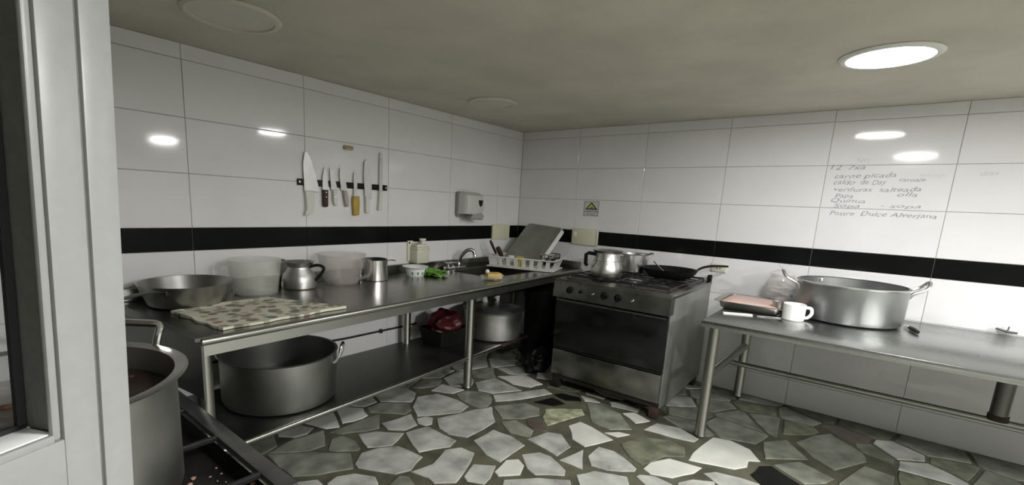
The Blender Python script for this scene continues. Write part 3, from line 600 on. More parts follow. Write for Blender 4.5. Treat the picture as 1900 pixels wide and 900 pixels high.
# patterned towel
def towel_mat():
    m = bpy.data.materials.new('printed_towel'); m.use_nodes = True; nt = m.node_tree; bs = nt.nodes['Principled BSDF']
    bs.inputs['Roughness'].default_value = 0.9; tc = nt.nodes.new('ShaderNodeTexCoord')
    def vor(scale, th, c0, prev, w):
        v = nt.nodes.new('ShaderNodeTexVoronoi'); v.voronoi_dimensions = '2D'; v.inputs['Scale'].default_value = scale
        n = nt.nodes.new('ShaderNodeTexNoise'); n.inputs['Scale'].default_value = 30
        ad = nt.nodes.new('ShaderNodeMixRGB'); ad.inputs[0].default_value = 0.03; nt.links.new(tc.outputs['Object'], n.inputs['Vector'])
        nt.links.new(tc.outputs['Object'], ad.inputs[1]); nt.links.new(n.outputs['Color'], ad.inputs[2]); of = nt.nodes.new('ShaderNodeVectorMath'); of.operation = 'ADD'; of.inputs[1].default_value = (w, w * 0.7, 0); nt.links.new(ad.outputs[0], of.inputs[0]); nt.links.new(of.outputs[0], v.inputs['Vector'])
        lt = nt.nodes.new('ShaderNodeMapRange'); lt.inputs['From Min'].default_value = th; lt.inputs['From Max'].default_value = th - 0.08
        nt.links.new(v.outputs['Distance'], lt.inputs['Value'])
        mx = nt.nodes.new('ShaderNodeMixRGB'); nt.links.new(lt.outputs[0], mx.inputs[0]); nt.links.new(prev, mx.inputs[1]); mx.inputs[2].default_value = (*c0, 1)
        return mx.outputs[0]
    base = nt.nodes.new('ShaderNodeRGB'); base.outputs[0].default_value = (0.60, 0.59, 0.47, 1)
    o = vor(12, 0.27, (0.34, 0.34, 0.25), base.outputs[0], 0.2); o = vor(9, 0.25, (0.34, 0.25, 0.20), o, 3.1)
    o = vor(8.5, 0.24, (0.19, 0.18, 0.13), o, 7.4); o = vor(3.5, 0.12, (0.12, 0.19, 0.17), o, 12.4)
    nt.links.new(o, bs.inputs['Base Color']); return m
CN = [Vector((-3.80, -0.47, 0)), Vector((-3.27, -0.395, 0)), Vector((-3.045, -0.925, 0)), Vector((-3.745, -0.965, 0))]
b = MB(); NX, NY = 34, 24; v = []; f = []
for side in (0, 1):
    for i in range(NX + 1):
        for j in range(NY + 1):
            u, w = i / NX, j / NY
            p = (CN[0] * (1 - u) + CN[1] * u) * (1 - w) + (CN[3] * (1 - u) + CN[2] * u) * w
            e = min(u, 1 - u, w, 1 - w)
            zz = 0.002 + 0.0035 * (1 + math.sin(9 * u + 3 * w) * math.sin(7 * w - 2 * u)) + (0.006 if e < 0.02 else 0)
            p = p + Vector((0.006 * math.sin(20 * w) * (abs(u - 0.5) > 0.49), 0.006 * math.sin(18 * u) * (abs(w - 0.5) > 0.49), 0))
            v.append((p.x, p.y, zz * (0.2 if side else 1) + (0.004 if not side else 0)))
    o = side * (NX + 1) * (NY + 1)
    for i in range(NX):
        for j in range(NY):
            a = o + i * (NY + 1) + j; q = (a, a + 1, a + NY + 2, a + NY + 1); f.append(q if side else q[::-1])
N1 = (NX + 1) * (NY + 1)
edge = [i * (NY + 1) for i in range(NX + 1)] + [NX * (NY + 1) + j for j in range(1, NY + 1)] + [i * (NY + 1) + NY for i in range(NX - 1, -1, -1)] + [j for j in range(NY - 1, 0, -1)]
for k in range(len(edge)): a, c = edge[k], edge[(k + 1) % len(edge)]; f.append((a, c, c + N1, a + N1))
b.add(v, f); tw = b.build('dish_towel', towel_mat(), smooth=60, loc=(0, 0, T))
tag(tw, 'cream dish towel printed with brown and green flowers spread on the counter', 'towel')

# ------------------------------------------------------------------ dish rack
rk = thing('dish_rack', 'white plastic dish rack with slotted sides in the counter corner', 'dish rack', (-0.490, -0.465, T), math.atan2(-0.66, 0.20))
RL, RW, RH = 0.33, 0.185, 0.112     # local x is the long side (towards the room), local y the width
MB().box(-RL - 0.03, RL + 0.03, -RW - 0.03, RW + 0.03, 0.004, 0.016, 0.005).build('tray', WHITEP, rk)
b = MB(); b.box(-RL, RL, -RW, RW, 0.018, 0.026, 0.003); b.build('base', WHITEP, rk)
b = MB(); b.tube([(-RL - 0.02, -RW - 0.02, RH), (RL + 0.02, -RW - 0.02, RH), (RL + 0.06, -RW - 0.005, RH + 0.015), (RL + 0.06, RW + 0.005, RH + 0.015), (RL + 0.02, RW + 0.02, RH), (-RL - 0.02, RW + 0.02, RH), (-RL - 0.035, 0, RH)], 0.011, 8, closed=True, flat=0.7); b.build('rim', WHITEP, rk)
def slat(x0, y0, x1, y1, w):
    b = MB(); d = Vector((y1 - y0, x0 - x1, 0))
    d = Vector((abs(x0) > RL - 0.001 and 0 or 1, 0, 0)) if abs(y0) >= RW - 1e-6 else Vector((0, 1, 0))
    a, c = Vector((x0, y0, 0.02)), Vector((x1, y1, RH)); k = d * (w / 2); nn = Vector((-d.y, d.x, 0)) * 0.003
    v = [a - k - nn, a + k - nn, a + k + nn, a - k + nn, c - k - nn, c + k - nn, c + k + nn, c - k + nn]
    b.add([tuple(p) for p in v], [(0, 1, 2, 3), (4, 5, 6, 7), (0, 1, 5, 4), (1, 2, 6, 5), (2, 3, 7, 6), (3, 0, 4, 7)]); b.build('slat', WHITEP, rk, smooth=0)
for s in (-1, 1):
    for k in range(8):
        x = -RL + 0.04 + k * (2 * RL - 0.08) / 7; slat(x * 0.999, s * RW, x * 1.04, s * (RW + 0.018), 0.085 if k == 0 and s < 0 else 0.042)
    for k in range(4):
        y = -RW + 0.04 + k * (2 * RW - 0.08) / 3; slat(s * RL, y * 0.98, s * (RL + 0.035), y, 0.045)

# baking sheet leaning from the rack on the wall
sp = thing('baking_sheet', 'large grey metal baking sheet leaning out of the dish rack', 'baking sheet')
vdir = Vector((0.385, -0.05, 0.385)).normalized(); udir = Vector((0, -1, 0)); udir = (udir - vdir * udir.dot(vdir)).normalized(); nd = udir.cross(vdir)
if nd.x > 0: nd = -nd
M = Matrix((udir, vdir, nd)).transposed().to_4x4(); M.translation = Vector((-0.27, -0.395, 1.166)); sp.matrix_world = M
W2, L2 = 0.235, 0.285
def rr(w, l, r, n=5):
    out = []
    for cx, cy, a0 in ((w - r, l - r, 0), (-w + r, l - r, 90), (-w + r, -l + r, 180), (w - r, -l + r, 270)):
        for k in range(n + 1):
            a = math.radians(a0 + 90 * k / n); out.append((cx + r * math.cos(a), cy + r * math.sin(a)))
    return out
b = MB(); b.prism(rr(W2, L2, 0.04), -0.003, 0.0, 0.001); b.build('sheet', mat('dull_sheet_metal', (0.33, 0.34, 0.30), 0.5, 0.7, noise=0.2, nscale=6), sp, smooth=30)
b = MB(); n = len(rr(W2, L2, 0.04)); A = rr(W2, L2, 0.04); B = rr(W2 + 0.012, L2 + 0.012, 0.05)
v = [(x, y, 0) for x, y in A] + [(x, y, -0.048) for x, y in B] + [(x * 0.985, y * 0.985, 0) for x, y in A] + [(x * 0.985, y * 0.985, -0.048) for x, y in B]
f = []
for i in range(n):
    j = (i + 1) % n; f += [(i, j, n + j, n + i), (2 * n + i, 3 * n + i, 3 * n + j, 2 * n + j), (i, 2 * n + i, 2 * n + j, j), (n + i, n + j, 3 * n + j, 3 * n + i)]
b.add(v, f); b.build('raised_edge', mat('bright_sheet_edge', (0.72, 0.72, 0.68), 0.5, 0.2), sp)
# contents of the rack (positions in world space, standing in the rack)
RKM = Matrix.Translation((-0.490, -0.465, T)) @ Matrix.Rotation(math.atan2(-0.66, 0.20), 4, 'Z')
def inrack(x, y, z): return tuple(RKM @ Vector((x, y, z)))
def utensil(name, label, p0, p1, r, mhandle, group=None):
    t = thing(name, label, 'utensil', p0); d = Vector(p1) - Vector(p0); L = d.length
    b = MB(); b.tube([(0, 0, 0), tuple(d * 0.45)], 0.008, 6); b.build('stem', BLADE, t)
    b = MB(); b.tube([tuple(d * 0.42), tuple(d * 0.6), tuple(d * 0.85), tuple(d)], r, 8, smooth=4, rs=[r * 0.7, r, r * 1.1, r * 0.8]); b.build('handle', mhandle, t)
    return t
utensil('kitchen_knife', 'slim dark handled knife sticking up highest from the rack', inrack(-0.26, -0.06, 0.027), inrack(-0.36, -0.13, 0.270), 0.014, DARKW)
utensil('kitchen_spatula', 'thick brown handled utensil leaning beside the slim knife in the rack', inrack(-0.20, -0.06, 0.027), inrack(-0.28, -0.12, 0.205), 0.026, DARKW)
t = thing('plastic_cup', 'small white cup upside down in the rack by the utensils', 'cup', inrack(-0.17, 0.02, 0.027))
MB().lathe([(0.042, 0), (0.046, 0.002), (0.034, 0.085), (0.028, 0.088), (0, 0.088), (0, 0.084), (0.03, 0.083), (0.042, 0.002)], 24).build('body', FOAM, t)
t = thing('plastic_cup', 'yellow plastic cup lying behind the rack slots', 'cup', inrack(-0.03, -0.10, 0.027))
MB().lathe([(0.058, 0), (0.062, 0.002), (0.060, 0.05), (0.046, 0.085), (0.030, 0.094), (0, 0.096), (0, 0.092), (0.028, 0.09), (0.056, 0.048), (0.058, 0.002)], 28).build('body', LEMON, t)
MB().lathe([(0.036, 0), (0.040, 0.003), (0.036, 0.006)], 20, M=Matrix.Translation((0, 0, 0.093))).build('foot_ring', LEMON, t)
# wire strainer basket in the rack
t = thing('wire_strainer', 'round black wire strainer at the far end of the rack', 'strainer', inrack(0.24, 0.095, 0.028))
for k in range(4):
    r = (0.112, 0.102, 0.082, 0.05)[k]; z = (0.128, 0.09, 0.045, 0.012)[k]
    b = MB(); b.tube([(r * math.cos(a * math.pi / 12), r * math.sin(a * math.pi / 12), z) for a in range(24)], 0.004 if k else 0.006, 6, closed=True); b.build('wire_ring', CHROME if k == 0 else IRON, t)
for k in range(10):
    a = k * math.pi / 5; c, s = math.cos(a), math.sin(a)
    b = MB(); b.tube([(r * c, r * s, z) for r, z in ((0.112, 0.128), (0.102, 0.09), (0.082, 0.045), (0.03, 0.008))], 0.0035, 6); b.build('wire_rib', IRON, t)

# ------------------------------------------------------------------ things on the left wall
ms = thing('magnetic_strip', 'black magnetic knife strip on the left wall', 'knife strip', (-2.40, 0, 1.664))
MB().box(-0.41, 0.405, -0.016, -0.001, -0.023, 0.023, 0.003).build('strip', BLACKP, ms)
for x in (-0.395, 0.39):
    MB().lathe([(0, 0), (0.006, 0), (0.007, 0.002), (0, 0.003)], 10, M=Matrix.Translation((x, -0.0155, 0)) @ Matrix.Rotation(math.pi / 2, 4, 'X')).build('screw', CHROME, ms)
XZ = Matrix.Rotation(math.pi / 2, 4, 'X')      # (x, y) polygon -> (x, z), thickness towards -y
WHITEH = mat('white_knife_handle', (0.68, 0.68, 0.62), 0.4)
def knife(label, blade, handle, mh, rivets=(), extra=None):
    xs_ = [p[0] for p in handle]; z_ = [p[1] for p in handle]; ox, oz = sum(xs_) / len(xs_), min(z_)
    t = thing('kitchen_knife', label, 'knife', (ox, 0, oz), group='knives on the magnetic strip')
    b = MB(); b.prism([(x - ox, z - oz) for x, z in blade], 0.0165, 0.0195, 0.0005, M=XZ); b.build('blade', BLADE, t, smooth=0)
    b = MB(); b.prism([(x - ox, z - oz) for x, z in handle], 0.006, 0.034, 0.006, M=XZ); b.build('handle', mh, t, smooth=30)
    for x, z in rivets:
        MB().lathe([(0, 0), (0.005, 0), (0.005, 0.0015), (0, 0.0025)], 10, M=Matrix.Translation((x - ox, -0.034, z - oz)) @ XZ).build('rivet', CHROME, t)
    return t
knife('largest broad chef knife with white handle, leftmost on the strip',
      [(-2.762, 1.60), (-2.768, 1.80), (-2.752, 1.880), (-2.735, 1.876), (-2.705, 1.83), (-2.668, 1.72), (-2.648, 1.64), (-2.640, 1.60)],
      [(-2.760, 1.606), (-2.690, 1.606), (-2.688, 1.52), (-2.700, 1.455), (-2.730, 1.430), (-2.768, 1.425), (-2.752, 1.47), (-2.755, 1.55)], WHITEH)
knife('small knife with riveted dark brown wooden handle', [(-2.614, 1.616), (-2.612, 1.71), (-2.596, 1.784), (-2.590, 1.784), (-2.574, 1.73), (-2.558, 1.616)],
      [(-2.612, 1.618), (-2.572, 1.618), (-2.574, 1.50), (-2.582, 1.490), (-2.604, 1.490), (-2.612, 1.50)], DARKW, [(-2.592, 1.60), (-2.592, 1.565)])
knife('small pointed knife with white handle beside the brown one', [(-2.540, 1.62), (-2.550, 1.76), (-2.546, 1.784), (-2.536, 1.780), (-2.505, 1.70), (-2.482, 1.62)],
      [(-2.528, 1.622), (-2.494, 1.622), (-2.492, 1.53), (-2.488, 1.505), (-2.512, 1.502), (-2.524, 1.53)], WHITEH, [(-2.511, 1.60), (-2.510, 1.565)])
knife('small grey knife with tilted dusky pink handle', [(-2.452, 1.62), (-2.465, 1.74), (-2.458, 1.79), (-2.450, 1.792), (-2.422, 1.74), (-2.400, 1.65), (-2.400, 1.62)],
      [(-2.436, 1.622), (-2.406, 1.622), (-2.392, 1.56), (-2.390, 1.50), (-2.412, 1.495), (-2.428, 1.56)], mat('dusky_pink_handle', (0.42, 0.36, 0.34), 0.4))
knife('narrow bright knife with yellow wooden handle', [(-2.334, 1.57), (-2.336, 1.74), (-2.330, 1.768), (-2.308, 1.768), (-2.303, 1.74), (-2.302, 1.57)],
      [(-2.345, 1.582), (-2.290, 1.582), (-2.284, 1.54), (-2.290, 1.435), (-2.340, 1.430), (-2.350, 1.54)], YELW)
knife('broad tapered chef knife with pale handle right of the yellow one', [(-2.228, 1.585), (-2.240, 1.76), (-2.232, 1.860), (-2.212, 1.876), (-2.196, 1.872), (-2.172, 1.78), (-2.160, 1.68), (-2.160, 1.565)],
      [(-2.224, 1.587), (-2.188, 1.578), (-2.186, 1.50), (-2.192, 1.45), (-2.222, 1.45), (-2.226, 1.52)], WHITEH)
knife('long narrow bread knife with white handle, rightmost on the strip', [(-2.082, 1.63), (-2.080, 1.93), (-2.072, 1.945), (-2.054, 1.948), (-2.048, 1.90), (-2.050, 1.63)],
      [(-2.084, 1.632), (-2.050, 1.632), (-2.054, 1.56), (-2.060, 1.478), (-2.096, 1.475), (-2.088, 1.55)], WHITEH)
t = thing('wall_peg', 'small tan wooden block stuck on the wall above the knives', 'wall hook', (-2.38, 0, 1.95))
MB().box(-0.040, 0.040, -0.022, -0.001, -0.016, 0.014, 0.004).build('block', mat('tan_wood', (0.36, 0.27, 0.13), 0.6), t)
MB().box(-0.030, 0.030, -0.028, -0.020, -0.016, -0.008, 0.002).build('lip', mat('pale_tan_wood', (0.50, 0.44, 0.26), 0.6), t)

# hand soap dispenser
t = thing('soap_dispenser', 'grey and white hand soap dispenser on the tiles above the black band', 'soap dispenser', (-0.975, 0, 1.42))
MB().box(-0.150, 0.128, -0.055, -0.001, 0.015, 0.262, 0.022, seg=3).build('back_plate', mat('grey_plastic', (0.25, 0.26, 0.24), 0.4), t)
P = []
for k in range(13): P.append((k / 12, 0))
b = MB(); v = []; f = []
NZ, NX_ = 14, 14
for i in range(NZ + 1):
    w = i / NZ; z = 0.045 + 0.215 * w
    for j in range(NX_ + 1):
        a = math.pi * (j / NX_); hw = 0.142 - 0.02 * max(0, w - 0.85) / 0.15; e = 0.45
        dp = 0.075 + 0.055 * math.sin(math.pi * (0.25 + 0.55 * w)) - 0.05 * max(0, w - 0.86) / 0.14
        x = -hw * math.copysign(abs(math.cos(a)) ** e, math.cos(a)); y = -0.045 - dp * abs(math.sin(a)) ** e
        v.append((x, y, z))
for i in range(NZ):
    for j in range(NX_): a = i * (NX_ + 1) + j; f.append((a, a + 1, a + NX_ + 2, a + NX_ + 1))
f.append(tuple(range(NX_ + 1))[::-1]); f.append(tuple(NZ * (NX_ + 1) + j for j in range(NX_ + 1)))
b.add(v, f); b.build('cover', mat('pale_grey_plastic', (0.56, 0.57, 0.54), 0.35), t, smooth=40)
b = MB(); b.prism([(-0.030, 0.195), (0.032, 0.195), (0.024, 0.15), (0.004, 0.13), (-0.02, 0.15)], 0.174, 0.182, 0.002, M=Matrix.Translation((0.045, 0, -0.01)) @ XZ); b.build('level_window', BLACKP, t, smooth=0)
b = MB(); b.prism([(-0.10, 0.0), (0.10, -0.012), (0.125, 0.03), (0.08, 0.062), (0.02, 0.066), (-0.05, 0.045)], 0.05, 0.165, 0.012, M=Matrix.Translation((0.01, 0, 0.0)) @ XZ); b.build('push_lever', mat('mid_grey_plastic', (0.32, 0.33, 0.31), 0.35), t, smooth=30)

# blank plates over the black band, outlet
def plate(name, w, h, loc, rz, label, detail):
    t = thing(name, label, 'wall plate', loc, rz)
    MB().box(-w / 2, w / 2, -0.022, -0.001, 0, h, 0.004).build('plate', BEIGE, t)
    if detail: MB().box(-w / 2 + 0.02, -w / 2 + 0.055, -0.027, -0.020, h * 0.5, h * 0.78, 0.003).build('switch', CREAMP, t)
    MB().box(w / 2 - 0.022, w / 2, -0.026, -0.001, 0, h, 0.003).build('side_cap', CREAMP, t)
    return t
plate('cover_plate', 0.31, 0.17, (-0.355, 0, 1.187), 0, 'blank beige cover plate on the band left of the corner', False)
plate('switch_plate', 0.31, 0.172, (0, -0.892, 1.188), -math.pi / 2, 'beige switch plate on the band above the stove jug', True)
t = thing('wall_outlet', 'small pale wall outlet behind the frying pan handle', 'outlet', (0, -2.235, 1.066), -math.pi / 2)
MB().box(-0.062, 0.062, -0.014, -0.001, 0, 0.078, 0.004).build('plate', CREAMP, t)
for x in (-0.016, 0.010): MB().box(x, x + 0.006, -0.0155, -0.013, 0.024, 0.04).build('slot', BLACKP, t)

# warning sign
sg = thing('warning_sign', 'small warning sign with yellow triangle on the tiles above the stove', 'sign', (0, -0.842, 1.497), -math.pi / 2)
MB().box(0, 0.178, -0.002, -0.0005, 0, 0.158).build('sheet', SIGNW, sg, smooth=0)
b = MB()
for q in ((0.006, 0.172, 0.148, 0.153), (0.006, 0.172, 0.004, 0.009), (0.006, 0.011, 0.004, 0.153), (0.167, 0.172, 0.004, 0.153)): b.box(q[0], q[1], -0.0028, -0.002, q[2], q[3])
b.build('border', SIGNB, sg, smooth=0)
b = MB(); b.prism([(0.018, 0.068), (0.160, 0.068), (0.089, 0.146)], 0.002, 0.0030, M=XZ); tri = b.build('triangle', SIGNK, sg, smooth=0)
b = MB(); b.prism([(0.043, 0.079), (0.135, 0.079), (0.089, 0.130)], 0.003, 0.0036, M=XZ); b.build('triangle_field', SIGNY, tri, smooth=0)
b = MB(); b.prism([(0.072, 0.082), (0.112, 0.082), (0.106, 0.092), (0.092, 0.094), (0.080, 0.088)], 0.0036, 0.0040, M=XZ); b.build('symbol', SIGNK, tri, smooth=0)
text_mesh('lettering', 'TEMPERATURA', 0.024, SIGNK, sg, Matrix.Translation((0.012, -0.0021, 0.040)) @ XZ, 0.154)
text_mesh('lettering', 'MUY ALTA', 0.020, SIGNK, sg, Matrix.Translation((0.042, -0.0021, 0.016)) @ XZ, 0.094)

# menu written on the tiles
mn = thing('handwritten_menu', 'menu handwritten in grey marker on the white tiles above the table', 'writing', (0, 0, 0), -math.pi / 2)
def line(y, z, body, w, size=0.05, m=INK, slope=0.0):
    text_mesh('written_line', body, size, m, mn, Matrix.Translation((-y, -0.0006, z)) @ Matrix.Rotation(-slope, 4, 'Y') @ XZ, w, 0.25)
line(-2.919, 1.958, '12', 0.07); line(-3.03, 1.956, '7xa', 0.10)
line(-2.955, 1.890, 'carne picada', 0.36, 0.048, slope=0.03); line(-2.955, 1.846, 'caldo', 0.13); line(-3.12, 1.846, 'de Day', 0.15)
line(-3.335, 1.870, 'carnaje', 0.14, 0.036); line(-2.965, 1.794, 'verduras', 0.23, 0.046); line(-3.235, 1.794, 'salteada', 0.23, 0.046, slope=0.03)
line(-2.979, 1.746, 'Papa', 0.11, 0.045); line(-3.34, 1.764, 'olla', 0.11, 0.042); line(-2.958, 1.710, 'Quinua', 0.21, 0.042)
line(-2.98, 1.672, 'Sopa', 0.16, 0.042); line(-3.26, 1.682, '-', 0.02, 0.04); line(-3.311, 1.682, 'sopa', 0.17, 0.036)
line(-2.966, 1.612, 'Postre', 0.15, 0.046); line(-3.155, 1.616, 'Dulce', 0.15, 0.046); line(-3.325, 1.616, 'Alverjana', 0.25, 0.046)
line(-3.073, 2.008, 'Nico', 0.075, 0.052, INKL); line(-3.438, 1.904, 'sobrego', 0.14, 0.036, INKL); line(-3.735, 1.912, 'dias', 0.09, 0.042, INKL)

# ------------------------------------------------------------------ gas range
rg = thing('gas_range', 'large black and steel gas range standing in front of the right wall', 'stove', (-0.60, -1.72, 0))
X0, X1, Y0, Y1 = -0.54, 0.56, -0.48, 0.48
MB().box(X0 + 0.03, X1, Y0, Y1, 0.085, 0.955, 0.006).build('body', RANGEP, rg)
MB().box(X0 - 0.008, X1, Y0 - 0.008, Y1 + 0.008, 0.945, 0.978, 0.012, seg=3).build('cooktop', RANGES, rg)
MB().box(X0 + 0.05, X1 - 0.04, Y0 + 0.045, Y1 - 0.045, 0.972, 0.982, 0.004).build('drip_tray', SOOT, rg)
b = MB(); b.prism([(-0.105, 0.0), (0.0, 0.0), (0.0, 0.145), (-0.07, 0.145), (-0.088, 0.130), (-0.105, 0.03)], -0.485, 0.485, M=Matrix.Translation((X0 + 0.055, 0, 0.828)) @ Matrix(((1, 0, 0, 0), (0, 0, 1, 0), (0, 1, 0, 0), (0, 0, 0, 1)))); cp = b.build('control_panel', RANGES, rg, smooth=30)
for y, r in ((0.331, 0.027), (0.231, 0.013), (0.12, 0.009), (0.023, 0.030), (-0.089, 0.031), (-0.206, 0.011)):
    M = Matrix.Translation((X0 - 0.036, y, 0.903)) @ Matrix.Rotation(-math.pi / 2 - 0.17, 4, 'Y')
    b = MB(); b.lathe([(0, 0), (r, 0), (r, 0.010), (r * 0.8, 0.030), (0, 0.032)], 20, M=M)
    if r > 0.02: b.box(-r * 0.9, r * 0.9, -0.006, 0.006, 0.02, 0.042, 0.003, M=M)
    b.build('knob', CHROME if r < 0.012 else KNOB, rg)
dr = MB().box(X0 - 0.012, X0 + 0.032, Y0 + 0.008, Y1 - 0.008, 0.385, 0.815, 0.008).build('oven_door', BLACKG, rg)
b = MB(); b.tube([(X0 - 0.022, Y0 + 0.02, 0.802), (X0 - 0.022, Y1 - 0.02, 0.802)], 0.009, 8); b.build('handle', DSTEEL, dr)
MB().box(X0 - 0.006, X0 + 0.03, Y0 + 0.008, Y1 - 0.008, 0.367, 0.382, 0.003).build('trim', BLACKP, rg)
MB().box(X0 - 0.010, X0 + 0.032, Y0 + 0.010, Y1 - 0.010, 0.135, 0.362, 0.008).build('drawer', RANGES, rg)
MB().box(X0 + 0.02, X0 + 0.05, Y0 + 0.01, Y1 - 0.01, 0.085, 0.130, 0.0).build('plinth', SOOT, rg)
for y in (Y0 + 0.045, Y1 - 0.045):
    for x in (X0 + 0.06, X1 - 0.06):
        MB().box(x - 0.045, x + 0.045, y - 0.035, y + 0.035, 0.0, 0.09, 0.006).build('foot', RUST if (y < 0 and x < 0) else SOOT, rg)
MB().box(X1 - 0.03, X1 + 0.01, Y0 + 0.0, Y0 + 0.035, 0.975, 1.035, 0.006).build('lid_hinge', BLACKP, rg)
MB().box(X1 - 0.03, X1 + 0.01, Y1 - 0.035, Y1, 0.975, 1.035, 0.006).build('lid_hinge', BLACKP, rg)
ZG = 1.010
for gy in (-0.29, 0.0, 0.29):
    b = MB(); w = 0.135
    x0, x1 = X0 + 0.08, X1 - 0.07
    b.tube([(x0, gy - w, ZG - 0.006), (x1, gy - w, ZG - 0.006), (x1, gy + w, ZG - 0.006), (x0, gy + w, ZG - 0.006)], 0.006, 6, closed=True)
    for k in range(7):
        x = x0 + (x1 - x0) * (k + 0.5) / 7; b.tube([(x, gy - w, ZG - 0.005), (x, gy + w, ZG - 0.005)], 0.005, 6)
    b.tube([(x0, gy, ZG - 0.0045), (x1, gy, ZG - 0.0045)], 0.0045, 6)
    for sx, sy in ((x0, -w), (x1, -w), (x0, w), (x1, w)): b.tube([(sx, gy + sy, 0.981), (sx, gy + sy, ZG - 0.006)], 0.006, 6)
    b.build('grate', IRON, rg)
for bx, by, br in ((-0.27, -0.27, 0.075), (0.27, -0.27, 0.06), (-0.27, 0.27, 0.06), (0.27, 0.27, 0.075), (0.0, 0.0, 0.07)):
    bu = MB().lathe([(br + 0.025, 0), (br + 0.02, 0.004), (br * 0.6, 0.006), (br * 0.55, 0.012), (0, 0.012)], 24, M=Matrix.Translation((bx, by, 0.982))).build('burner', ALUD if by <= 0 else SOOT, rg)
    MB().lathe([(br * 0.5, 0), (br * 0.5, 0.006), (br * 0.42, 0.009), (0, 0.009)], 20, M=Matrix.Translation((bx, by, 0.993))).build('burner_cap', IRON, bu)

# things on the range
SG = ZG + 0.001
t = thing('milk_jug', 'shiny aluminium milk jug with black square handle on the stove', 'jug', (-0.86, -1.545, SG))
MB().lathe([(0, 0), (0.120, 0), (0.127, 0.008), (0.133, 0.045), (0.130, 0.080), (0.115, 0.118), (0.107, 0.135), (0.106, 0.198), (0.124, 0.216), (0.129, 0.222), (0.119, 0.219), (0.100, 0.198), (0.101, 0.135), (0.124, 0.080), (0.127, 0.045), (0, 0.008)], 52).build('body', ALU, t)
MB().lathe([(0.1065, 0.131), (0.1105, 0.135), (0.1065, 0.139)], 48).build('seam_ring', ALUD, t)
LFT = -RIGHT
b = MB(); b.tube([LFT * 0.100 + Vector((0, 0, 0.185)), LFT * 0.160 + Vector((0, 0, 0.192)), LFT * 0.182 + Vector((0, 0, 0.178)), LFT * 0.180 + Vector((0, 0, 0.10)), LFT * 0.165 + Vector((0, 0, 0.085))], 0.016, 8); b.build('handle', KNOB, t)
t = thing('cooking_pot', 'small aluminium pot with loop handles behind the stove jug', 'pot', (-0.34, -1.575, SG))
MB().lathe([(0, 0), (0.118, 0), (0.130, 0.010), (0.138, 0.165), (0.146, 0.172), (0.133, 0.168), (0.124, 0.014), (0, 0.006)], 48).build('body', ALU, t)
for s in (1, -1):
    d = (RIGHT * 0.95 + AWAY * 0.2).normalized() * s; n = Vector((-d.y, d.x, 0)); b = MB()
    b.tube([d * 0.134 + n * 0.035 + Vector((0, 0, 0.148)), d * 0.175 + n * 0.03 + Vector((0, 0, 0.168)), d * 0.19 + Vector((0, 0, 0.176)), d * 0.175 - n * 0.03 + Vector((0, 0, 0.168)), d * 0.134 - n * 0.035 + Vector((0, 0, 0.148))], 0.007, 8, smooth=5); b.build('handle', ALUD, t)
t = thing('skillet', 'black non-stick skillet with long handle on the right stove burners', 'pan', (-0.42, -1.935, SG))
MB().lathe([(0, 0), (0.150, 0), (0.175, 0.010), (0.215, 0.055), (0.228, 0.080), (0.232, 0.081), (0.224, 0.080), (0.208, 0.055), (0.170, 0.014), (0, 0.006)], 52).build('pan', NONSTICK, t)
b = MB(); d = (RIGHT * 1.0 + AWAY * 0.06).normalized(); d2 = d
b.tube([d * 0.222 + Vector((0, 0, 0.068)), d * 0.25 + Vector((0, 0, 0.072))], 0.014, 10); b.build('ferrule', CHROME, t)
b = MB(); b.tube([d * 0.245 + Vector((0, 0, 0.072)), d * 0.30 + Vector((0, 0, 0.100)), d * 0.38 + Vector((0, 0, 0.115)), d * 0.52 + Vector((0, 0, 0.118))], 0.016, 10, smooth=5, rs=[0.013, 0.016, 0.018, 0.014], flat=0.65); b.build('handle', BLACKP, t)
MB().blob((0.02, 0.02, 0.014), 0.15, 4, 0.1, 3, (1, 1, 0.06)).build('oil', mat('cooking_oil', (0.06, 0.055, 0.03), 0.15), t)
t = thing('spoon', 'metal spoon resting inside the black skillet', 'spoon', (-0.42, -1.935, SG))
b = MB(); b.tube([tuple(RIGHT * -0.02 + Vector((0, 0, 0.034))), tuple(RIGHT * -0.09 + Vector((0, 0, 0.085))), tuple(RIGHT * -0.14 + AWAY * 0.02 + Vector((0, 0, 0.135)))], 0.008, 8, smooth=4, rs=[0.006, 0.006, 0.010], flat=0.6); b.build('handle', CHROME, t)
MB().blob(tuple(RIGHT * 0.0 + Vector((0, 0, 0.034))), 0.032, 1, 0.0, 2, (1, 0.75, 0.3)).build('bowl', CHROME, t)

# ------------------------------------------------------------------ steel table on the right
TB = 0.870
tb = thing('steel_table', 'stainless steel work table with tube legs along the right wall', 'table', (-0.6, -3.70, 0))
tx0, tx1, ty0, ty1 = -0.70, 0.592, 1.25, -1.30
b = MB(); b.box(tx0, tx1, ty1, ty0, TB - 0.028, TB, 0.006); b.build('tabletop', TABLET, tb)
b = MB(); b.box(tx0 + 0.004, tx0 + 0.012, ty1, ty0, TB - 0.042, TB - 0.01); b.build('front_lip', STEEL, tb, smooth=0)
for lx, ly in ((-0.555, 1.19), (0.50, 1.15), (-0.555, -1.22), (0.50, -1.22)):
    MB().lathe([(0, 0), (0.034, 0), (0.038, 0.008), (0.034, 0.018), (0.034, TB - 0.028)], 20, M=Matrix.Translation((lx, ly, 0))).build('leg', TUBE, tb)
for ly in (1.17, -1.22):
    b = MB(); b.tube([(-0.555, ly + (0.02 if ly > 0 else 0), 0.462), (0.50, ly - (0.02 if ly > 0 else 0), 0.462)], 0.030, 12); b.build('side_stretcher', STEEL, tb)
b = MB(); b.tube([(-0.0, 1.17, 0.432), (-0.0, -1.22, 0.432)], 0.020, 12); b.build('long_stretcher', TUBE, tb)
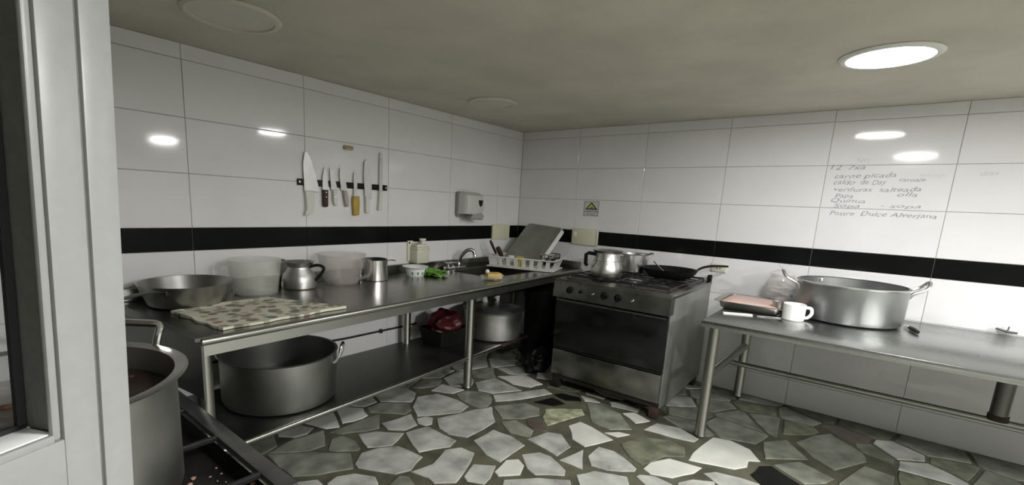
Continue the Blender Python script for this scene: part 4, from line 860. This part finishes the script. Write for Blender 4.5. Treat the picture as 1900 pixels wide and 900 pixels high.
b = MB(); b.tube([(0.0, -0.285, 0.445), (0.0, -0.285, TB - 0.028)], 0.042, 16); b.build('centre_post', DSTEEL, tb)
b = MB(); b.tube([(0.0, -0.285, 0.440), (0.0, -0.285, 0.475)], 0.047, 16); b.build('rusty_collar', RUST, tb)

# big oval-looking aluminium pot
t = thing('stock_pot', 'very wide aluminium stock pot with ring handles on the steel table', 'pot', (-0.365, -3.185, TB))
R = 0.315; SXX = 1.03
MB().lathe([(0, 0), (R - 0.03, 0), (R - 0.008, 0.012), (R, 0.04), (R + 0.004, 0.258), (R + 0.010, 0.265), (R - 0.006, 0.263), (R - 0.008, 0.04), (R - 0.03, 0.014), (0, 0.008)], 72, sx=SXX).build('body', mat('satin_aluminium', (0.40, 0.41, 0.40), 0.40, 1.0, noise=0.12, nscale=4, rvar=0.06), t)
MB().lathe([(R + 0.003, 0.253), (R + 0.012, 0.257), (R + 0.013, 0.265), (R + 0.002, 0.269), (R - 0.006, 0.265)], 72, sx=SXX).build('rim', ALU, t)
for s in (1, -1):
    d = Vector((0.25, -0.97, 0)).normalized() * s; n = Vector((-d.y, d.x, 0)); b = MB(); o = d * R * 0.985
    b.tube([o + n * 0.06 + Vector((0, 0, 0.20)), o + d * 0.02 + n * 0.06 + Vector((0, 0, 0.235)), o + d * 0.085 + n * 0.05 + Vector((0, 0, 0.27)), o + d * 0.11 + n * 0.02 + Vector((0, 0, 0.31)), o + d * 0.11 - n * 0.02 + Vector((0, 0, 0.31)), o + d * 0.085 - n * 0.05 + Vector((0, 0, 0.27)), o + d * 0.02 - n * 0.06 + Vector((0, 0, 0.235)), o - n * 0.06 + Vector((0, 0, 0.20))], 0.011, 8, smooth=5); hd = b.build('handle', ALU, t)
MB().lathe([(0, 0), (0.014, 0), (0.012, 0.006), (0, 0.008)], 12, M=Matrix.Translation((0.24 * SXX, 0.19, 0.24)) @ Matrix.Rotation(-1.2, 4, 'Y')).build('rivet', CHROME, t)

# meat tray, cups, jar, knives
t = thing('roasting_tray', 'shallow steel roasting tray of pink meat at the table end', 'tray', (-0.52, -2.625, TB))
def ring(w, l, z): return [(x, y, z) for x, y in rr(w, l, 0.04, 4)]
def loft(levels, m, name, parent, capb=True, capt=False, smooth=40):
    b = MB(); n = len(levels[0]); v = [p for L in levels for p in L]; f = []
    for k in range(len(levels) - 1):
        for i in range(n): j = (i + 1) % n; f.append((k * n + i, k * n + j, (k + 1) * n + j, (k + 1) * n + i))
    if capb: f.append(tuple(range(n))[::-1])
    if capt: f.append(tuple((len(levels) - 1) * n + i for i in range(n)))
    b.add(v, f); return b.build(name, m, parent, smooth=smooth)
tm = Matrix.Rotation(0.06, 4, 'Z')
loft([ring(0.19, 0.175, 0.0), ring(0.205, 0.195, 0.012), ring(0.215, 0.208, 0.055), ring(0.25, 0.238, 0.060), ring(0.25, 0.238, 0.064), ring(0.21, 0.203, 0.059), ring(0.198, 0.188, 0.016), ring(0.18, 0.17, 0.008)], STEEL, 'pan', t, True, True)
loft([ring(0.19, 0.18, 0.012), ring(0.205, 0.197, 0.050), ring(0.19, 0.182, 0.061), ring(0.12, 0.11, 0.066), ring(0.05, 0.05, 0.064)], MEAT, 'meat', t, True, True, 60)
t = thing('bread_knife', 'long thin knife lying flat in front of the meat tray', 'knife', (-0.93, -2.50, TB)); kd = Vector((0.19, -0.36, 0)).normalized(); kn = Vector((-kd.y, kd.x, 0))
b = MB(); b.prism([tuple((kd * a + kn * c)[:2]) for a, c in ((0, -0.012), (0.20, -0.014), (0.20, 0.014), (0, 0.012))], 0.0, 0.012, 0.003); b.build('handle', WHITEH, t, smooth=0)
b = MB(); b.prism([tuple((kd * a + kn * c)[:2]) for a, c in ((0.215, -0.016), (0.40, -0.010), (0.43, 0.0), (0.40, 0.012), (0.215, 0.016))], 0.003, 0.006, 0.0008); b.build('blade', BLADE, t, smooth=0)
b = MB(); b.prism([tuple((kd * a + kn * c)[:2]) for a, c in ((0.195, -0.016), (0.22, -0.016), (0.22, 0.016), (0.195, 0.016))], 0.0, 0.016, 0.002); b.build('bolster', BLACKP, t, smooth=0)
t = thing('mug', 'white porcelain mug beside the stock pot', 'mug', (-0.73, -2.905, TB))
MB().lathe([(0, 0), (0.062, 0), (0.067, 0.006), (0.069, 0.112), (0.066, 0.115), (0.063, 0.112), (0.061, 0.010), (0, 0.008)], 40).build('body', PORC, t)
b = MB(); d = (RIGHT * 0.93 - AWAY * 0.35).normalized(); b.tube([d * 0.066 + Vector((0, 0, 0.093)), d * 0.098 + Vector((0, 0, 0.090)), d * 0.106 + Vector((0, 0, 0.055)), d * 0.086 + Vector((0, 0, 0.025)), d * 0.065 + Vector((0, 0, 0.02))], 0.010, 10, smooth=6, flat=1.1); b.build('handle', PORC, t)
t = thing('steel_cup', 'slim grey steel cup behind the white mug', 'cup', (-0.66, -2.805, TB))
MB().lathe([(0, 0), (0.036, 0), (0.040, 0.005), (0.046, 0.105), (0.049, 0.108), (0.043, 0.105), (0.037, 0.008), (0, 0.006)], 28).build('body', ALUD, t)
t = thing('glass_jar', 'round clear glass jar with lid holding biscuits against the wall', 'jar', (-0.165, -2.745, TB)); t.scale = (1.0, 1.0, 1.14)
MB().lathe([(0, 0), (0.10, 0), (0.118, 0.012), (0.125, 0.06), (0.120, 0.13), (0.095, 0.185), (0.085, 0.20), (0.088, 0.225), (0.083, 0.225), (0.080, 0.20), (0.089, 0.184), (0.114, 0.128), (0.119, 0.06), (0.112, 0.016), (0, 0.010)], 44).build('body', JAR, t)
ld = MB().lathe([(0, 0.262), (0.03, 0.258), (0.075, 0.240), (0.100, 0.230), (0.100, 0.226), (0.072, 0.226), (0.028, 0.250), (0, 0.252)], 40).build('lid', JAR, t)
MB().lathe([(0.02, 0.255), (0.018, 0.27), (0.045, 0.285), (0.048, 0.295), (0, 0.300)], 28).build('lid_knob', JAR, ld)
for k in range(14):
    a = k * 2.4; z = 0.014 + 0.0095 * k
    MB().lathe([(0, 0), (0.045, 0), (0.050, 0.005), (0.045, 0.011), (0, 0.012)], 16, M=Matrix.Translation((0.048 * math.cos(a), 0.048 * math.sin(a), z)) @ Matrix.Rotation(0.25 * math.sin(k), 4, 'X')).build('biscuit', COOKIE, t)
t = thing('paring_knife', 'short black and silver peeler lying near the stock pot', 'knife', (-0.42, -3.775, TB)); t.location = (-0.40, -3.535, TB)
pd = Vector((-0.28, -0.06, 0)).normalized(); pn = Vector((-pd.y, pd.x, 0))
b = MB(); b.tube([tuple(pd * 0.0 + Vector((0, 0, 0.014))), tuple(pd * 0.06 + Vector((0, 0, 0.016))), tuple(pd * 0.14 + Vector((0, 0, 0.014)))], 0.014, 10, smooth=4, rs=[0.012, 0.015, 0.012]); b.build('handle', BLACKP, t)
b = MB(); b.tube([tuple(pd * 0.005 + Vector((0, 0, 0.014))), tuple(pd * -0.05 + Vector((0, 0, 0.012))), tuple(pd * -0.10 + Vector((0, 0, 0.010)))], 0.012, 8, smooth=3, rs=[0.010, 0.013, 0.008], flat=0.5); b.build('blade', CHROME, t)
t = thing('wall_valve', 'small bent metal tap low on the wall just above the table', 'tap', (-0.001, -4.03, 0.895))
b = MB(); b.tube([(-0.025, 0.05, 0.012), (-0.03, 0.0, 0.0), (-0.03, -0.05, -0.002)], 0.007, 8, smooth=4); b.build('lever', DSTEEL, t)
b = MB(); b.tube([(0, 0, 0), (-0.03, 0, 0)], 0.010, 10); b.tube([(-0.03, -0.005, 0), (-0.03, -0.008, 0.035)], 0.006, 8); b.build('stem', CHROME, t)

# ------------------------------------------------------------------ shelf under the counter
SHZ = 0.281
t = thing('stock_pot', 'deep dull aluminium stock pot on the left of the lower shelf', 'pot', (-3.20, -0.44, SHZ))
R = 0.345
MB().lathe([(0, 0), (R - 0.035, 0), (R - 0.01, 0.012), (R, 0.045), (R + 0.004, 0.303), (R + 0.010, 0.310), (R - 0.006, 0.308), (R - 0.007, 0.045), (R - 0.035, 0.016), (0, 0.010)], 64).build('body', mat('dull_stockpot', (0.34, 0.34, 0.32), 0.42, 1.0, noise=0.25, nscale=4), t)
for s in (1, -1):
    d = (RIGHT * 0.95 + AWAY * 0.10).normalized() * s; n = Vector((-d.y, d.x, 0)); b = MB(); o = d * R
    b.tube([o + n * 0.045 + Vector((0, 0, 0.24)), o + d * 0.03 + n * 0.045 + Vector((0, 0, 0.28)), o + d * 0.045 + n * 0.03 + Vector((0, 0, 0.355)), o + d * 0.045 - n * 0.03 + Vector((0, 0, 0.355)), o + d * 0.03 - n * 0.045 + Vector((0, 0, 0.28)), o - n * 0.045 + Vector((0, 0, 0.24))], 0.009, 8, smooth=6); b.build('handle', CHROME, t)
t = thing('cooking_pot', 'lidded pale aluminium pot at the far end of the lower shelf', 'pot', (-1.03, -0.49, SHZ))
MB().lathe([(0, 0), (0.24, 0), (0.27, 0.02), (0.290, 0.27), (0.298, 0.278), (0.284, 0.275), (0.262, 0.03), (0, 0.010)], 56).build('body', ALUD, t)
ld = MB().lathe([(0.302, 0.279), (0.305, 0.286), (0.290, 0.292), (0.20, 0.318), (0.10, 0.335), (0, 0.340), (0, 0.334), (0.19, 0.312), (0.286, 0.283)], 56).build('lid', ALUD, t)
MB().lathe([(0.012, 0.338), (0.010, 0.350), (0.026, 0.362), (0.024, 0.372), (0, 0.375)], 18).build('lid_knob', BLACKP, ld)
t = thing('plastic_tub', 'black plastic tub on the lower shelf under the red bag', 'tub', (-1.56, -0.32, SHZ))
loft([[(x, y, 0.0) for x, y in rr(0.16, 0.13, 0.03, 4)], [(x, y, 0.15) for x, y in rr(0.19, 0.16, 0.04, 4)], [(x, y, 0.155) for x, y in rr(0.20, 0.17, 0.04, 4)], [(x, y, 0.152) for x, y in rr(0.18, 0.15, 0.04, 4)], [(x, y, 0.01) for x, y in rr(0.15, 0.12, 0.03, 4)]], BLACKP, 'tub', t, True, True)
o = MB().blob((0, 0, 0.10), 0.17, 9, 0.35, 4, (1.0, 0.85, 0.75), 2.2, flatz=-0.08).build('red_bag', RED, loc=(-1.56, -0.32, SHZ + 0.09))
tag(o, 'crumpled dark red bag bulging out of the black tub under the counter', 'bag')
b = MB(); b.tube([(-3.9, -0.014, 0.47), (-2.4, -0.014, 0.415), (-1.62, -0.014, 0.41)], 0.009, 8)
pp = thing('gas_pipe', 'thin dark pipe along the wall under the counter', 'pipe'); b.build('pipe', IRON, pp)
for x in (-2.05, -3.0): MB().box(x - 0.012, x + 0.012, -0.028, -0.001, 0.395 + (0.04 if x < -2.5 else 0), 0.43 + (0.04 if x < -2.5 else 0), 0.003).build('clip', IRON, pp)
# black waste bin and bag in the gap beside the range
t = thing('waste_bin', 'tall black waste bin with domed lid under the counter end beside the range', 'bin', (-0.50, -0.74, 0))
MB().lathe([(0, 0), (0.18, 0), (0.187, 0.01), (0.205, 0.66), (0.212, 0.67), (0.198, 0.665), (0.175, 0.015), (0, 0.012)], 36).build('body', BLACKP, t)
MB().lathe([(0.214, 0.655), (0.218, 0.69), (0.200, 0.74), (0.13, 0.785), (0, 0.80), (0, 0.79), (0.13, 0.775), (0.205, 0.69), (0.206, 0.655)], 36).build('lid', BAG, t)
o = MB().blob((0, 0, 0.0), 0.15, 13, 0.4, 4, (0.95, 0.8, 0.8), 2.4, flatz=-0.10).build('garbage_bag', BAG, loc=(-0.90, -0.93, 0.101))
tag(o, 'black garbage bag slumped on the floor between counter and range', 'bag')

# ------------------------------------------------------------------ low stove and big pot in the foreground
ls = thing('low_stove', 'low dark industrial burner stove in the foreground at the bottom left', 'stove', (-4.40, -1.00, 0))
HZ = 0.60; lx0, lx1, ly0, ly1 = -0.50, 0.53, -0.85, 0.60
MATR = mat('grimy_angle_iron', (0.17, 0.17, 0.165), 0.4, 0.8, noise=0.3, nscale=8)
def bar(name, x0, x1, y0, y1, z0, z1, m, parent=ls): return MB().box(x0, x1, y0, y1, z0, z1, 0.003).build(name, m, parent)
bar('frame_rail', lx1 - 0.06, lx1, ly0, ly1, HZ - 0.012, HZ, MATR); bar('frame_flange', lx1 - 0.010, lx1, ly0, ly1, HZ - 0.10, HZ - 0.012, MATR)
bar('frame_rail', lx0, lx0 + 0.06, ly0, ly1, HZ - 0.012, HZ, MATR); bar('frame_flange', lx0, lx0 + 0.010, ly0, ly1, HZ - 0.10, HZ - 0.012, MATR)
bar('frame_rail', lx0 + 0.06, lx1 - 0.06, ly0, ly0 + 0.05, HZ - 0.012, HZ, MATR); bar('frame_flange', lx0 + 0.01, lx1 - 0.01, ly0, ly0 + 0.010, HZ - 0.10, HZ - 0.012, STEEL)
bar('frame_rail', lx0 + 0.06, lx1 - 0.06, ly1 - 0.05, ly1, HZ - 0.012, HZ, MATR)
for y in (-0.70, -0.33, 0.02, 0.40): bar('cross_bar', lx0 + 0.06, lx1 - 0.06, y - 0.008, y + 0.008, HZ - 0.02, HZ + 0.002, IRON)
for x in (lx0 + 0.03, lx1 - 0.03):
    for y in (ly0 + 0.03, ly1 - 0.03): bar('leg', x - 0.025, x + 0.025, y - 0.025, y + 0.025, 0.0, HZ - 0.012, MATR)
bar('drip_tray', lx0 + 0.02, lx1 - 0.02, ly0 + 0.02, ly1 - 0.02, HZ - 0.10, HZ - 0.092, SOOT)
bar('steel_trim', lx1 - 0.10, lx1 + 0.012, ly0 - 0.012, ly0 - 0.001, HZ - 0.035, HZ - 0.004, CHROME)
for y in (-0.43, 0.3):
    for r in (0.09, 0.15):
        b = MB(); b.tube([(r * math.cos(a * math.pi / 12), y + r * math.sin(a * math.pi / 12), HZ - 0.06) for a in range(24)], 0.014, 8, closed=True); b.build('burner_ring', IRON, ls)
b = MB()
for k in range(34):
    b.blob((random.gauss(0.38, 0.05), random.gauss(-0.58, 0.10), HZ - 0.088), random.uniform(0.004, 0.012), k, 0.4, 1, (1, 1, 0.6))
sc = b.build('food_scraps', CRUMB, ls); sc['kind'] = 'stuff'
t = thing('stew_pot', 'large dull aluminium pot of brown stew in the foreground behind the door', 'pot', (-4.44, -1.43, HZ + 0.003))
R = 0.345; H = 0.395
MB().lathe([(0, 0), (R - 0.02, 0), (R, 0.015), (R, H - 0.01), (R + 0.030, H), (R + 0.034, H + 0.006), (R + 0.026, H + 0.010), (R - 0.004, H + 0.002), (R - 0.008, 0.02), (0, 0.010)], 72).build('body', mat('foreground_pot_aluminium', (0.46, 0.46, 0.44), 0.38, 1.0, noise=0.2, nscale=5), t)
MB().lathe([(0, 0.315), (0.2, 0.316), (R - 0.009, 0.312), (R - 0.009, 0.27), (0, 0.27)], 48).build('stew', STEW, t)
for k in range(16):
    a = random.uniform(0, 6.28); r = random.uniform(0.05, 0.3)
    MB().blob((r * math.cos(a), r * math.sin(a), 0.316), random.uniform(0.008, 0.02), k, 0.3, 2, (1, 1, 0.5)).build('stew_lump', mat('stew_lumps', (0.08, 0.035, 0.02), 0.5), t)
for a0, a1 in ((0.40, 1.15), (0.40 + math.pi, 1.15 + math.pi)):
    A = Vector((math.cos(a0), math.sin(a0), 0)); B = Vector((math.cos(a1), math.sin(a1), 0)); b = MB(); rr_ = R + 0.012
    b.tube([A * rr_ + Vector((0, 0, H - 0.10)), A * (rr_ + 0.02) + Vector((0, 0, H + 0.02)), A * (rr_ + 0.035) + Vector((0, 0, H + 0.075)), A * (rr_ + 0.03) * 0.85 + B * (rr_ + 0.03) * 0.15 + Vector((0, 0, H + 0.085)),
            A * (rr_ + 0.03) * 0.15 + B * (rr_ + 0.03) * 0.85 + Vector((0, 0, H + 0.085)), B * (rr_ + 0.035) + Vector((0, 0, H + 0.075)), B * (rr_ + 0.02) + Vector((0, 0, H + 0.02)), B * rr_ + Vector((0, 0, H - 0.10))], 0.013, 10, smooth=4); b.build('handle', CHROME, t)
